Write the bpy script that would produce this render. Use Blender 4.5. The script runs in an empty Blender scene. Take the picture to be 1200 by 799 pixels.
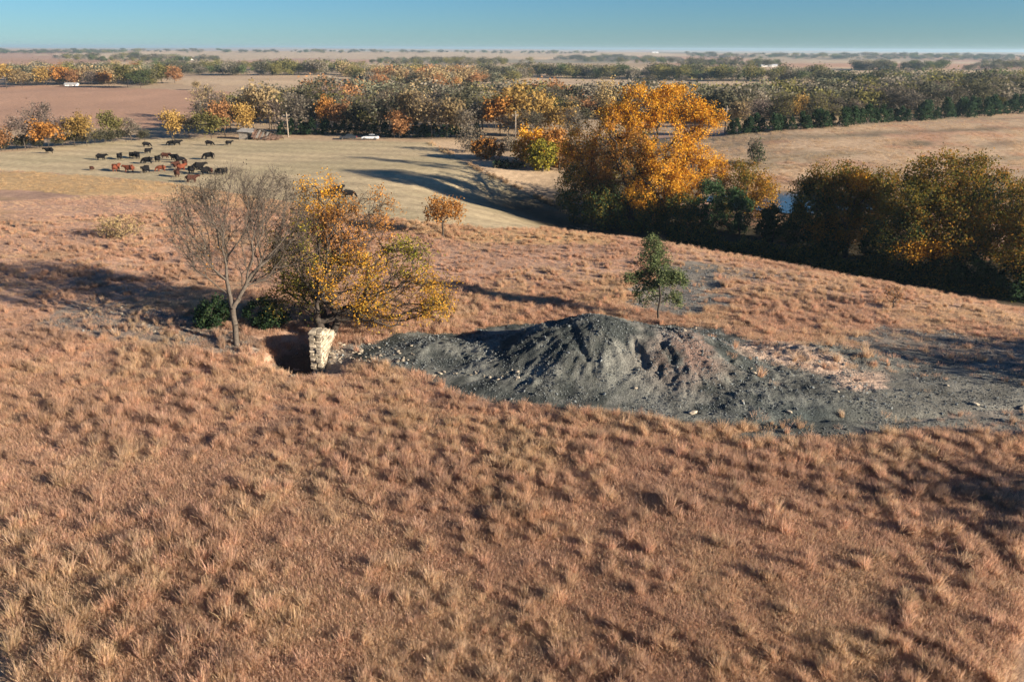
import bpy, bmesh, math, random
import numpy as np
from mathutils import Vector

scene = bpy.context.scene
col = scene.collection
R = math.radians

# ------------------------------------------------------------------ camera
CAM_H = 20.0
PITCH = 20.15
ROLL = 0.26
FPX = 933.0                      # focal length in pixels of the 1200 wide photograph
cam_d = bpy.data.cameras.new('camera')
cam = bpy.data.objects.new('camera', cam_d)
col.objects.link(cam)
cam_d.sensor_width = 36.0
cam_d.lens = 36.0 * FPX / 1200.0
cam_d.clip_start = 0.5
cam_d.clip_end = 90000.0
cam.location = (0, 0, CAM_H)
cam.rotation_euler = (R(90 - PITCH), 0, 0)
cam.rotation_euler.rotate_axis('Z', R(ROLL))
scene.camera = cam
cam_d.dof.use_dof = True
cam_d.dof.focus_distance = 62.0
cam_d.dof.aperture_fstop = 0.42

# ------------------------------------------------------------------ world, sun, exposure
SUN_EL = 16.5
SUN_AZ = -25.0                   # angle from +X towards -Y (behind the camera, on the right)
sdir = Vector((math.cos(R(SUN_EL)) * math.cos(R(SUN_AZ)), math.cos(R(SUN_EL)) * math.sin(R(SUN_AZ)), math.sin(R(SUN_EL))))
w = bpy.data.worlds.new('World')
scene.world = w
w.use_nodes = True
nt = w.node_tree
nt.nodes.clear()
wo = nt.nodes.new('ShaderNodeOutputWorld')
bg = nt.nodes.new('ShaderNodeBackground')
sky = nt.nodes.new('ShaderNodeTexSky')
sky.sky_type = 'NISHITA'
sky.sun_disc = False
sky.sun_elevation = R(SUN_EL)
sky.sun_rotation = math.atan2(sdir.x, sdir.y)
sky.altitude = 400
sky.air_density = 1.0
sky.dust_density = 0.0
sky.ozone_density = 7.0
tintn = nt.nodes.new('ShaderNodeMix'); tintn.data_type = 'RGBA'; tintn.blend_type = 'MULTIPLY'; tintn.inputs[0].default_value = 1.0
tintn.inputs[7].default_value = (0.57, 0.72, 0.775, 1)
nt.links.new(sky.outputs[0], tintn.inputs[6])
nt.links.new(tintn.outputs[2], bg.inputs[0])
nt.links.new(bg.outputs[0], wo.inputs[0])
bg.inputs[1].default_value = 0.05
sun_d = bpy.data.lights.new('sun', 'SUN')
sun_d.energy = 5.0
sun_d.angle = R(0.5)
sun_d.color = (1.0, 0.87, 0.70)
sun = bpy.data.objects.new('sun', sun_d)
col.objects.link(sun)
sun.rotation_euler = (-sdir).to_track_quat('-Z', 'Y').to_euler()
sun.location = (60, -40, 60)
scene.view_settings.view_transform = 'Standard'
scene.view_settings.look = 'None'
scene.view_settings.exposure = 1.56
scene.view_settings.gamma = 1.0
scene.cycles.max_bounces = 8
scene.cycles.diffuse_bounces = 4
scene.cycles.glossy_bounces = 2
scene.cycles.transmission_bounces = 6
scene.cycles.volume_bounces = 0

# ------------------------------------------------------------------ projection helpers
th, ro = R(PITCH), R(ROLL)
FW = np.array([0, math.cos(th), -math.sin(th)])
UP0 = np.array([0, math.sin(th), math.cos(th)])
RT0 = np.array([1.0, 0, 0])
RT = RT0 * math.cos(ro) + UP0 * math.sin(ro)
UP = UP0 * math.cos(ro) - RT0 * math.sin(ro)
CAM = np.array([0, 0, CAM_H])


def proj(x, y, z):
    d = np.stack([x, y, z - CAM_H], -1)
    f = d @ FW
    f = np.where(f < 0.5, 0.5, f)
    return 600 + FPX * (d @ RT) / f, 399.5 - FPX * (d @ UP) / f


def ray(px, py):
    v = FW + RT * (px - 600) / FPX + UP * (399.5 - py) / FPX
    return v                      # v . FW == 1, so a length along v is camera depth


# ------------------------------------------------------------------ noise
def vnoise(x, y, seed=0):
    x = np.asarray(x, float); y = np.asarray(y, float)
    xi = np.floor(x).astype(np.int64); yi = np.floor(y).astype(np.int64)
    fx = x - xi; fy = y - yi
    fx = fx * fx * (3 - 2 * fx); fy = fy * fy * (3 - 2 * fy)

    def h(a, b):
        n = (a * 374761393 + b * 668265263 + seed * 1274126177) & 0xFFFFFFFF
        n = ((n ^ (n >> 13)) * 1274126177) & 0xFFFFFFFF
        n = (n ^ (n >> 16)) & 0xFFFFFF
        return n / float(0xFFFFFF)
    return (h(xi, yi) * (1 - fx) + h(xi + 1, yi) * fx) * (1 - fy) + (h(xi, yi + 1) * (1 - fx) + h(xi + 1, yi + 1) * fx) * fy


def fbm(x, y, seed=0, octv=4):
    s = 0; a = 0.5; t = 0
    for o in range(octv):
        s = s + a * vnoise(x * 2 ** o, y * 2 ** o, seed + o * 17); t += a; a *= 0.5
    return s / t


def sstep(a, b, x):
    t = np.clip((x - a) / (b - a), 0, 1)
    return t * t * (3 - 2 * t)


def gauss(x, y, cx, cy, rx, ry, p=1.0):
    return np.exp(-(((x - cx) / rx) ** 2 + ((y - cy) / ry) ** 2) ** p)


def seg_dist(x, y, pts):
    best = np.full(np.shape(x), 1e9)
    for (ax, ay), (bx, by) in zip(pts[:-1], pts[1:]):
        dx, dy = bx - ax, by - ay
        t = np.clip(((x - ax) * dx + (y - ay) * dy) / (dx * dx + dy * dy), 0, 1)
        best = np.minimum(best, np.hypot(x - ax - t * dx, y - ay - t * dy))
    return best


DRAW = [(2, 128), (10, 112), (28, 101), (54, 77), (80, 50), (105, 20)]


def base_h(x, y):
    x = np.asarray(x, float); y = np.asarray(y, float)
    d = np.hypot(x, y)
    z = 0.5 * (fbm(x / 14, y / 14, 3, 3) - 0.5) * sstep(5, 20, d)
    z = z + 0.16 * (fbm(x / 1.6, y / 1.6, 9, 2) - 0.5) * (1 - sstep(70, 120, d))
    # far rolling plains
    far = sstep(350, 2500, d)
    z = z + far * (fbm(x / 1500, y / 900, 21, 4) - 0.55) * 34
    z = z + sstep(4000, 10000, d) * (fbm(x / 3500, y / 2000, 31, 3) - 0.45) * 30
    z = z + sstep(160, 400, d) * (1 - sstep(600, 1500, d)) * (fbm(x / 160, y / 130, 5, 2) - 0.6) * 6
    # wooded draw on the right, pond basin behind it
    dd = seg_dist(x, y, DRAW)
    z = z - 4.2 * np.exp(-(dd / 13.0) ** 2)
    z = z - 3.6 * gauss(x, y, 46, 126, 22, 15)
    # pasture rising behind the pond
    crest = 188 + 0.30 * np.clip(x - 50, -10, 120)
    u = (y - crest)
    z = z + 3.6 * sstep(25, 70, x) * np.where(u < 0, np.exp(-(u / 34.0) ** 2), np.exp(-(u / 22.0) ** 2))
    # swell of the left hillside
    z = z + 1.6 * gauss(x, y, -75, 78, 45, 30)
    # bank and hollow at the ruined wall
    z = z + 0.75 * gauss(x, y, -21, 57, 11, 5.5) + 0.5 * gauss(x, y, -10.5, 57.5, 5, 3.5)
    z = z - 1.9 * gauss(x, y, -15.2, 51.5, 1.9, 2.2, 1.8)
    z = z - 0.7 * gauss(x, y, -14.0, 49.6, 1.6, 1.6, 1.5)
    z = z - 0.75 * gauss(x, y, -12.3, 50.2, 1.5, 1.7, 1.4)
    # eroded rill on the left slope
    rl = seg_dist(x, y, [(-62, 92), (-50, 84), (-40, 78), (-33, 74)])
    z = z - 0.35 * np.exp(-(rl / 0.8) ** 2)
    return z


def mound_h(x, y):
    x = np.asarray(x, float); y = np.asarray(y, float)
    wx = x + 0.9 * (fbm(x / 2.5, y / 2.5, 41, 3) - 0.5)
    wy = y + 0.9 * (fbm(x / 2.5, y / 2.5, 47, 3) - 0.5)

    def pile(cx, cy, rl, rr, rf, rb, h, p=0.75, seed=1, gul=0.16):
        dx = wx - cx; dy = wy - cy
        rx = np.where(dx < 0, rl, rr); ry = np.where(dy < 0, rf, rb)
        r = np.sqrt((dx / rx) ** 2 + (dy / ry) ** 2)
        ang = np.arctan2(dy / ry, dx / rx)
        g = 0.7 * (fbm(ang * 5 + seed * 7, r * 0.8, seed, 3) - 0.5) + 0.3 * (fbm(ang * 15 + seed * 3 + 2.5 * fbm(x / 1.8, y / 1.8, seed + 4, 2), r * 2.2, seed + 9, 3) - 0.5) * sstep(0.1, 0.5, r)
        return h * np.exp(-((r * (1 + gul * 2 * g)) ** 2) ** p)
    a = pile(5.4, 50.3, 6.8, 6.2, 4.2, 4.8, 3.25, 1.05, 2)
    b = pile(11.2, 48.6, 4.2, 4.6, 4.0, 5.5, 2.55, 0.95, 3)
    c = pile(-4.5, 51.2, 4.5, 5.5, 2.1, 3.0, 0.85, 1.0, 4)
    d = pile(20.3, 50.2, 4.8, 6.0, 2.4, 3.0, 1.25, 1.0, 5)
    e = pile(15.5, 44.4, 5.5, 9.5, 3.9, 5.0, 0.95, 1.2, 6)
    f = pile(29.0, 46.0, 10.0, 11.0, 3.6, 4.5, 0.42, 1.3, 7)
    m = (a ** 3 + b ** 3 + c ** 3 + d ** 3 + e ** 3 + f ** 3) ** (1 / 3.0)
    n = (fbm(x / 0.9, y / 0.9, 51, 4) - 0.5) * 0.27 + (fbm(x / 0.28, y / 0.28, 57, 2) - 0.5) * 0.18
    n = n - 0.22 * sstep(0.62, 0.75, fbm((x + y * 0.35) / 0.7, (y - x * 0.2) / 3.5, 63, 2)) * sstep(0.8, 2.0, m)
    m = m + n * sstep(0.1, 1.0, m)
    # drainage channel along the foot
    ch = seg_dist(x, y, [(9, 39.6), (13.5, 40.4), (17, 41.3), (22, 41.2), (28, 42.4), (36, 43.6)])
    m = m - 0.22 * np.exp(-(ch / 0.35) ** 2)
    return m - 0.10


def H(x, y):
    x = np.asarray(x, float); y = np.asarray(y, float)
    z = np.array(base_h(x, y), float)
    k = (np.abs(x - 14) < 32) & (np.abs(y - 48) < 14)
    if k.any():
        z[k] += np.maximum(mound_h(x[k], y[k]), 0)
    return z


def at_many(px, py):
    """points of the ground seen at pixels of the photograph"""
    px = np.asarray(px, float); py = np.asarray(py, float)
    v = FW + RT * ((px - 600) / FPX)[:, None] + UP * ((399.5 - py) / FPX)[:, None]
    t0 = CAM_H / np.maximum(-v[:, 2], 1e-3)
    fac = np.geomspace(0.25, 4.0, 80) if py.min() < 112 else np.geomspace(0.66, 1.45, 44)
    T = np.minimum(t0[:, None] * fac[None, :], 13500)
    P = CAM + v[:, None, :] * T[..., None]
    g = H(P[..., 0], P[..., 1]) - P[..., 2]
    hit = g > 0
    i = np.where(hit.any(1), np.argmax(hit, 1), len(fac) - 1)
    i = np.maximum(i, 1)
    r_ = np.arange(len(px))
    lo = T[r_, i - 1]; hi = T[r_, i]
    for _ in range(8):
        mid = 0.5 * (lo + hi)
        q = CAM + v * mid[:, None]
        u = H(q[:, 0], q[:, 1]) > q[:, 2]
        hi = np.where(u, mid, hi); lo = np.where(u, lo, mid)
    q = CAM + v * hi[:, None]
    q[:, 2] = H(q[:, 0], q[:, 1])
    return q


def at(px, py):
    return Vector(at_many([px], [py])[0])


def depth_of(p):
    return float((np.array(p) - CAM) @ FW)


def at_depth(px, py, dep):
    return CAM + ray(px, py) * dep


# ------------------------------------------------------------------ object helpers
def tag(o, label=None, cat=None, group=None, kind=None):
    if label: o['label'] = label
    if cat: o['category'] = cat
    if group: o['group'] = group
    if kind: o['kind'] = kind
    return o


def link(name, me, parent=None, mat=None):
    if mat is not None and len(me.materials) == 0:
        me.materials.append(mat)
    o = bpy.data.objects.new(name, me)
    col.objects.link(o)
    o.parent = parent
    return o


def empty(name, loc, rz=0):
    o = bpy.data.objects.new(name, None)
    o.empty_display_size = 0.3
    col.objects.link(o)
    o.location = loc
    o.rotation_euler = (0, 0, rz)
    return o


def np_mesh(name, V, F, C=None, smooth=False):
    """V (n,3), F (m,k) of equal size faces, C (n,3) colours"""
    me = bpy.data.meshes.new(name)
    V = np.asarray(V, np.float32); F = np.asarray(F, np.int32)
    me.vertices.add(len(V)); me.vertices.foreach_set('co', V.ravel())
    k = F.shape[1]
    me.loops.add(F.size); me.loops.foreach_set('vertex_index', F.ravel())
    me.polygons.add(len(F))
    me.polygons.foreach_set('loop_start', np.arange(0, F.size, k, dtype=np.int32))
    if smooth:
        me.polygons.foreach_set('use_smooth', np.ones(len(F), bool))
    if C is not None:
        a = me.attributes.new('Col', 'FLOAT_COLOR', 'POINT')
        c4 = np.ones((len(V), 4), np.float32); c4[:, :3] = C
        a.data.foreach_set('color', c4.ravel())
    me.update(calc_edges=True)
    return me


def copy_tree(o, parent=None):
    c = o.copy(); col.objects.link(c); c.parent = parent
    for ch in [q for q in o.children]:
        copy_tree(ch, c)
    return c


# ------------------------------------------------------------------ materials
def new_mat(name):
    m = bpy.data.materials.new(name); m.use_nodes = True
    n = m.node_tree; n.nodes.clear()
    out = n.nodes.new('ShaderNodeOutputMaterial')
    return m, n, out


def mat_plain(name, rgb, rough=0.8, noise=0.0, nscale=8.0, bump=0.0, spec=0.2, metal=0.0):
    m, n, out = new_mat(name)
    b = n.nodes.new('ShaderNodeBsdfPrincipled')
    b.inputs['Roughness'].default_value = rough
    b.inputs['Specular IOR Level'].default_value = spec
    b.inputs['Metallic'].default_value = metal
    tc = n.nodes.new('ShaderNodeTexCoord')
    nz = n.nodes.new('ShaderNodeTexNoise'); nz.inputs['Scale'].default_value = nscale
    nz.inputs['Detail'].default_value = 5
    n.links.new(tc.outputs['Object'], nz.inputs['Vector'])
    mr = n.nodes.new('ShaderNodeMapRange')
    mr.inputs[3].default_value = 1 - noise; mr.inputs[4].default_value = 1 + noise
    mr.inputs[1].default_value = 0.3; mr.inputs[2].default_value = 0.7
    n.links.new(nz.outputs['Fac'], mr.inputs[0])
    mx = n.nodes.new('ShaderNodeMix'); mx.data_type = 'RGBA'; mx.blend_type = 'MULTIPLY'
    mx.inputs[0].default_value = 1
    mx.inputs[6].default_value = (*rgb, 1)
    n.links.new(mr.outputs[0], mx.inputs[7])
    n.links.new(mx.outputs[2], b.inputs['Base Color'])
    if bump:
        bp = n.nodes.new('ShaderNodeBump'); bp.inputs['Strength'].default_value = bump
        bp.inputs['Distance'].default_value = 0.05
        n.links.new(nz.outputs['Fac'], bp.inputs['Height'])
        n.links.new(bp.outputs[0], b.inputs['Normal'])
    n.links.new(b.outputs[0], out.inputs[0])
    return m


def mat_leaf(name, tint=None, transl=0.35, rnd=0.0):
    """colour from the leaf attribute (times the object's colour where wanted)"""
    m, n, out = new_mat(name)
    a = n.nodes.new('ShaderNodeAttribute'); a.attribute_name = 'Col'
    c = a.outputs['Color']
    if tint == 'object':
        oi = n.nodes.new('ShaderNodeObjectInfo')
        mx = n.nodes.new('ShaderNodeMix'); mx.data_type = 'RGBA'; mx.blend_type = 'MULTIPLY'; mx.inputs[0].default_value = 1
        n.links.new(c, mx.inputs[6]); n.links.new(oi.outputs['Color'], mx.inputs[7]); c = mx.outputs[2]
    if tint == 'instance':
        ia = n.nodes.new('ShaderNodeAttribute'); ia.attribute_type = 'INSTANCER'; ia.attribute_name = 'tint'
        mx = n.nodes.new('ShaderNodeMix'); mx.data_type = 'RGBA'; mx.blend_type = 'MULTIPLY'; mx.inputs[0].default_value = 1
        n.links.new(c, mx.inputs[6]); n.links.new(ia.outputs['Color'], mx.inputs[7]); c = mx.outputs[2]
    d = n.nodes.new('ShaderNodeBsdfDiffuse'); t = n.nodes.new('ShaderNodeBsdfTranslucent')
    ms = n.nodes.new('ShaderNodeMixShader'); ms.inputs[0].default_value = transl
    n.links.new(c, d.inputs[0]); n.links.new(c, t.inputs[0])
    n.links.new(d.outputs[0], ms.inputs[1]); n.links.new(t.outputs[0], ms.inputs[2])
    n.links.new(ms.outputs[0], out.inputs[0])
    return m


def mat_ground(name, bump=0.5, scales=(0.9, 7.0), amt=(0.28, 0.3), dist=0.12):
    m, n, out = new_mat(name)
    b = n.nodes.new('ShaderNodeBsdfPrincipled'); b.inputs['Roughness'].default_value = 0.95
    b.inputs['Specular IOR Level'].default_value = 0.05
    a = n.nodes.new('ShaderNodeAttribute'); a.attribute_name = 'Col'
    tc = n.nodes.new('ShaderNodeTexCoord')
    c = a.outputs['Color']; last = None
    for s, k in zip(scales, amt):
        nz = n.nodes.new('ShaderNodeTexNoise'); nz.inputs['Scale'].default_value = s; nz.inputs['Detail'].default_value = 7
        nz.inputs['Roughness'].default_value = 0.65
        n.links.new(tc.outputs['Object'], nz.inputs['Vector'])
        mr = n.nodes.new('ShaderNodeMapRange'); mr.inputs[1].default_value = 0.3; mr.inputs[2].default_value = 0.7
        mr.inputs[3].default_value = 1 - k; mr.inputs[4].default_value = 1 + k
        n.links.new(nz.outputs['Fac'], mr.inputs[0])
        mx = n.nodes.new('ShaderNodeMix'); mx.data_type = 'RGBA'; mx.blend_type = 'MULTIPLY'; mx.inputs[0].default_value = 1
        n.links.new(c, mx.inputs[6]); n.links.new(mr.outputs[0], mx.inputs[7]); c = mx.outputs[2]
        last = nz
    n.links.new(c, b.inputs['Base Color'])
    bp = n.nodes.new('ShaderNodeBump'); bp.inputs['Strength'].default_value = bump; bp.inputs['Distance'].default_value = dist
    n.links.new(last.outputs['Fac'], bp.inputs['Height']); n.links.new(bp.outputs[0], b.inputs['Normal'])
    n.links.new(b.outputs[0], out.inputs[0])
    return m


M_GROUND = mat_ground('prairie_soil')
M_SHALE = mat_ground('shale_spoil', bump=0.9, scales=(0.55, 9.0), amt=(0.3, 0.42), dist=0.15)
M_BARK_GREY = mat_plain('grey_bark', (0.088, 0.072, 0.058), 0.9, 0.3, 6, 0.4)
M_BARK_DARK = mat_plain('dark_bark', (0.05, 0.04, 0.032), 0.9, 0.3, 5, 0.4)
M_LEAF = mat_leaf('leaves')
M_LEAF_OBJ = mat_leaf('wood_leaves', 'object')
M_LEAF_INST = mat_leaf('far_leaves', 'instance')
M_GRASS = mat_leaf('dry_grass', 'instance', 0.5)

# ------------------------------------------------------------------ ground colours
RED = np.array([0.35, 0.228, 0.163])
FORE = np.array([0.345, 0.228, 0.16])
HAY = np.array([0.40, 0.32, 0.20])
STRAW = np.array([0.46, 0.335, 0.215])
PALE = np.array([0.385, 0.28, 0.185])
FARRED = np.array([0.36, 0.22, 0.148])
GOLD = np.array([0.40, 0.275, 0.145])
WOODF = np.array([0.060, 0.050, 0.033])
GREY = np.array([0.185, 0.165, 0.138])
TAN = np.array([0.43, 0.32, 0.21])
DULL = np.array([0.15, 0.125, 0.085])


def inpoly(px, py, poly):
    ins = np.zeros(px.shape, bool)
    n = len(poly)
    for i in range(n):
        x1, y1 = poly[i]; x2, y2 = poly[(i + 1) % n]
        c = ((y1 > py) != (y2 > py))
        with np.errstate(divide='ignore', invalid='ignore'):
            xi = (x2 - x1) * (py - y1) / (y2 - y1 + 1e-12) + x1
        ins ^= c & (px < xi)
    return ins


# field outlines traced on the photograph: (outline, colour, edge jitter in pixels)
P_HAY = [(-300, 200), (-100, 188), (20, 178), (100, 168), (200, 161), (330, 163), (460, 166), (502, 167), (560, 200), (640, 238), (700, 262),
         (640, 268), (560, 268), (470, 258), (420, 250), (330, 236), (270, 226), (200, 214), (120, 207), (0, 199), (-300, 205)]
P_TRACK = [(500, 166), (548, 165), (600, 186), (668, 205), (700, 250), (690, 262), (645, 240), (590, 212)]
FIELDS = [
    ([(-300, 150), (725, 150), (725, 258), (640, 250), (300, 205), (-300, 195)], STRAW * 0.8, 2),
    ([(-300, 205), (0, 199), (120, 207), (200, 214), (270, 226), (420, 250), (470, 258), (560, 268), (700, 264), (720, 285), (560, 285), (420, 268), (300, 246), (150, 232), (0, 222), (-300, 225)], GOLD, 4),
    (P_HAY, HAY, 1.5),
    (P_TRACK, STRAW, 2),
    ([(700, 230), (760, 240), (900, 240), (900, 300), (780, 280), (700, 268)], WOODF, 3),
    ([(655, 165), (860, 160), (885, 232), (705, 242), (668, 205)], DULL * 0.9, 3),
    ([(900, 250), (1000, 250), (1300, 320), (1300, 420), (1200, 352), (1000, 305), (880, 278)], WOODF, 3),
    ([(780, 160), (850, 158), (1000, 140), (1350, 120), (1350, 235), (1150, 232), (960, 245), (860, 235)], PALE, 2),
    ([(-300, 100), (60, 100), (140, 103), (272, 108), (262, 130), (180, 150), (-300, 152)], FARRED, 1),
    ([(585, 93), (700, 93), (820, 97), (965, 102), (960, 106), (800, 106), (640, 103)], TAN, 0.5),
    ([(175, 91), (300, 94), (420, 96), (420, 101), (300, 100), (175, 98)], TAN, 0.5),
    ([(240, 76), (300, 70), (372, 68), (385, 78), (300, 82), (240, 81)], FARRED, 0.4),
    ([(540, 76), (700, 78), (820, 80), (820, 84), (700, 82), (540, 80)], TAN * 1.1, 0.3),
    ([(800, 79), (1000, 79), (1000, 83), (1300, 80), (1300, 92), (1090, 90), (900, 86), (800, 84)], TAN, 0.3),
    ([(0, 66), (60, 64), (95, 67), (60, 70), (0, 70)], FARRED, 0.3),
    ([(180, 61), (300, 60), (640, 60), (660, 68), (500, 72), (400, 69), (250, 66)], TAN, 0.5),
]
P_GREYSOIL = [(50, 358), (120, 352), (190, 364), (260, 382), (302, 396), (302, 416), (230, 412), (140, 400), (50, 386)]
P_BARE = [
    ([(745, 345), (760, 322), (800, 305), (852, 312), (840, 335), (850, 356), (800, 372), (750, 362)], 1.0),
    ([(990, 392), (1040, 382), (1120, 392), (1200, 400), (1260, 405), (1260, 440), (1180, 432), (1090, 420), (1010, 410)], 0.9),
    ([(790, 305), (880, 318), (960, 325), (900, 332), (820, 322)], 0.6),
    ([(900, 450), (1000, 440), (1100, 448), (1260, 462), (1260, 512), (1090, 505), (940, 512)], 1.0),
]
P_PINK = [(868, 394), (930, 394), (1000, 410), (1055, 436), (1045, 464), (960, 458), (900, 430)]


def bare_amount(x, y, px, py):
    """0..1: where grass gives way to bare shale or soil"""
    j = (fbm(x / 1.5, y / 1.5, 77, 4) - 0.5) * 70
    b = np.zeros(px.shape)
    for poly, k in P_BARE:
        b = np.maximum(b, k * inpoly(px + j, py + j * 0.35, poly))
    b = np.maximum(b, 0.8 * inpoly(px + j, py + j * 0.35, P_GREYSOIL))
    # trodden rubble ground round the wall
    b = np.maximum(b, 0.85 * (gauss(x, y, -10.8, 51.2, 3.6, 2.0) > 0.42 + j * 0.004))
    b = np.maximum(b, 0.8 * (gauss(x, y, -15.0, 51.7, 1.9, 2.2) > 0.45))
    return b


def ground_color(x, y, z):
    d = np.hypot(x, y)
    px, py = proj(x, y, z)
    front = (y > 3)
    px = np.where(front, px, 600 + 3000 * np.sign(x)); py = np.where(front, py, 900)
    n1 = fbm(x / 6, y / 6, 101, 4)[:, None]
    n2 = fbm(x / 23, y / 17, 113, 3)[:, None]
    C = FORE * (1 - sstep(45, 70, d))[:, None] + RED * sstep(45, 70, d)[:, None]
    C = C * (0.8 + 0.4 * n1) * (0.85 + 0.3 * n2)
    # patches of golden and of pinkish grass
    g = sstep(0.55, 0.72, fbm(x / 9, y / 5, 131, 3))[:, None]
    C = C * (1 - 0.5 * g) + 0.5 * g * GOLD * 0.8
    # far plain: patchwork of fields
    s = np.maximum(d, 1)
    cx = np.floor(x / 420 + 0.6 * fbm(x / 900, y / 900, 7, 2)); cy = np.floor(y / 560 + 0.6 * fbm(x / 700, y / 700, 8, 2))
    hsh = np.mod(np.sin(cx * 127.1 + cy * 311.7) * 43758.5453, 1.0)
    pal = np.array([TAN * 0.8, TAN * 1.1, PALE, FARRED * 1.1, DULL * 1.6, PALE * 1.2, TAN, FARRED])
    FC = pal[(hsh * len(pal)).astype(int) % len(pal)]
    FC = FC * (0.85 + 0.3 * fbm(x / 60, y / 60, 15, 3))[:, None]
    k = sstep(205, 215, d)[:, None] * (y > 0)[:, None]
    C = C * (1 - k) + FC * k
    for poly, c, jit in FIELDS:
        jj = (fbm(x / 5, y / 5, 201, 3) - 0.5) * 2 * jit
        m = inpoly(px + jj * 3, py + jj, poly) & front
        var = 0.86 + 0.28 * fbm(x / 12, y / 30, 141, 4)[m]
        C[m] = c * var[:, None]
    # mown swaths of the hayfield
    hm = inpoly(px, py, P_HAY)
    sw = 0.5 + 0.5 * np.sin((y + 0.25 * x + 6 * fbm(x / 40, y / 40, 5, 2)) * 0.9)
    C[hm] *= (0.88 + 0.2 * sw[hm])[:, None]
    # green tinge in the hayfield and pasture
    gt = sstep(0.5, 0.7, fbm(x / 25, y / 12, 151, 3))[:, None] * hm[:, None]
    C = C * (1 - 0.25 * gt) + 0.25 * gt * np.array([0.22, 0.21, 0.12])
    # streaks and worn patches of the right pasture
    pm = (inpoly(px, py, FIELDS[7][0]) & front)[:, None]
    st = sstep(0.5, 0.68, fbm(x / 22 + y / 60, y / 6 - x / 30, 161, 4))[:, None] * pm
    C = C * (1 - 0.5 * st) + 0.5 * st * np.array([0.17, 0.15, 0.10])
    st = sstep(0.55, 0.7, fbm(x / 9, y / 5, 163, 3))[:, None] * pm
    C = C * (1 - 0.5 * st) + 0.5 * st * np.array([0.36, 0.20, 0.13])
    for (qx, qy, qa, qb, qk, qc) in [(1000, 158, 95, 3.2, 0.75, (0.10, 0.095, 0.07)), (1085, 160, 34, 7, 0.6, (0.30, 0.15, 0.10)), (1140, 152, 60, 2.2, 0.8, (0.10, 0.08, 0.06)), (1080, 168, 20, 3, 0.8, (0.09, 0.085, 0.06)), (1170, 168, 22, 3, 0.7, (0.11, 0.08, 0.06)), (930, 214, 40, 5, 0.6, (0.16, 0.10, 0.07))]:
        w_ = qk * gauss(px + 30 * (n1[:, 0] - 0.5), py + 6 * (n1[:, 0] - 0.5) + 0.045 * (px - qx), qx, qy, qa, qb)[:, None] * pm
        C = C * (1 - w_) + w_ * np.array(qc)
    b = bare_amount(x, y, px, py)[:, None] * front[:, None]
    C = C * (1 - b) + b * GREY * (0.75 + 0.5 * n1)
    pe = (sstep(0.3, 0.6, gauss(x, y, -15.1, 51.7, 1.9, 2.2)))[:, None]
    C = C * (1 - pe) + pe * np.array([0.075, 0.058, 0.043])  # brown earth of the hollow, darkened in colour to imitate its deep shade
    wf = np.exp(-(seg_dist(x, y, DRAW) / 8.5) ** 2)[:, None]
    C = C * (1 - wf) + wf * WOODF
    return C


# ------------------------------------------------------------------ the ground sheet
def build_ground():
    a_in = np.radians(np.arange(-37, 37.01, 0.125))
    a_out = np.radians(np.concatenate([np.arange(37.6, 50, 0.7), np.arange(52, 180, 3.0)]))
    ang = np.concatenate([-a_out[::-1], a_in, a_out])
    dep = np.concatenate([np.arange(84, 46, -2.5), np.arange(45.5, 12, -0.11), np.arange(12, 1.2, -0.055), ])
    r = CAM_H / np.tan(np.radians(dep))
    r = np.concatenate([r, np.geomspace(r[-1] * 1.03, 14000, 60)])
    A, Rr = np.meshgrid(ang, r)
    x = (Rr * np.sin(A)).ravel(); y = (Rr * np.cos(A)).ravel()
    z = base_h(x, y)
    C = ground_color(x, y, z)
    nr, nc = len(r), len(ang)
    i = np.arange(nr * nc).reshape(nr, nc)
    F = np.stack([i[:-1, :-1], i[:-1, 1:], i[1:, 1:], i[1:, :-1]], -1).reshape(-1, 4)
    F = F[:, ::-1]
    # close the seam behind the camera and the hole under it
    s = np.stack([i[:-1, -1], i[:-1, 0], i[1:, 0], i[1:, -1]], -1)[:, ::-1]
    F = np.concatenate([F, s])
    V = np.stack([x, y, z], -1)
    c = len(V)
    V = np.concatenate([V, [[0, 0, float(base_h(0, 0))]]]); C = np.concatenate([C, [FORE]])
    me = np_mesh('ground', V, F, C, True)
    o = link('ground', me, None, M_GROUND)
    tag(o, 'rolling prairie ground of red brown grassland, hayfield and far fields', None, None, 'structure')
    # disc under the camera
    ring = np.concatenate([i[0], i[0][:1]])
    rv = V[i[0]]; n = len(rv)
    V2 = np.concatenate([rv, [[0, 0, float(base_h(0, 0))]]])
    F2 = np.stack([np.arange(n), (np.arange(n) + 1) % n, np.full(n, n)], -1)[:, ::-1]
    me2 = np_mesh('ground_patch', V2, F2, np.tile(FORE, (n + 1, 1)))
    o2 = link('ground_patch', me2, o, M_GROUND)
    o2['kind'] = 'structure'
    return o


ground = build_ground()


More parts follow.
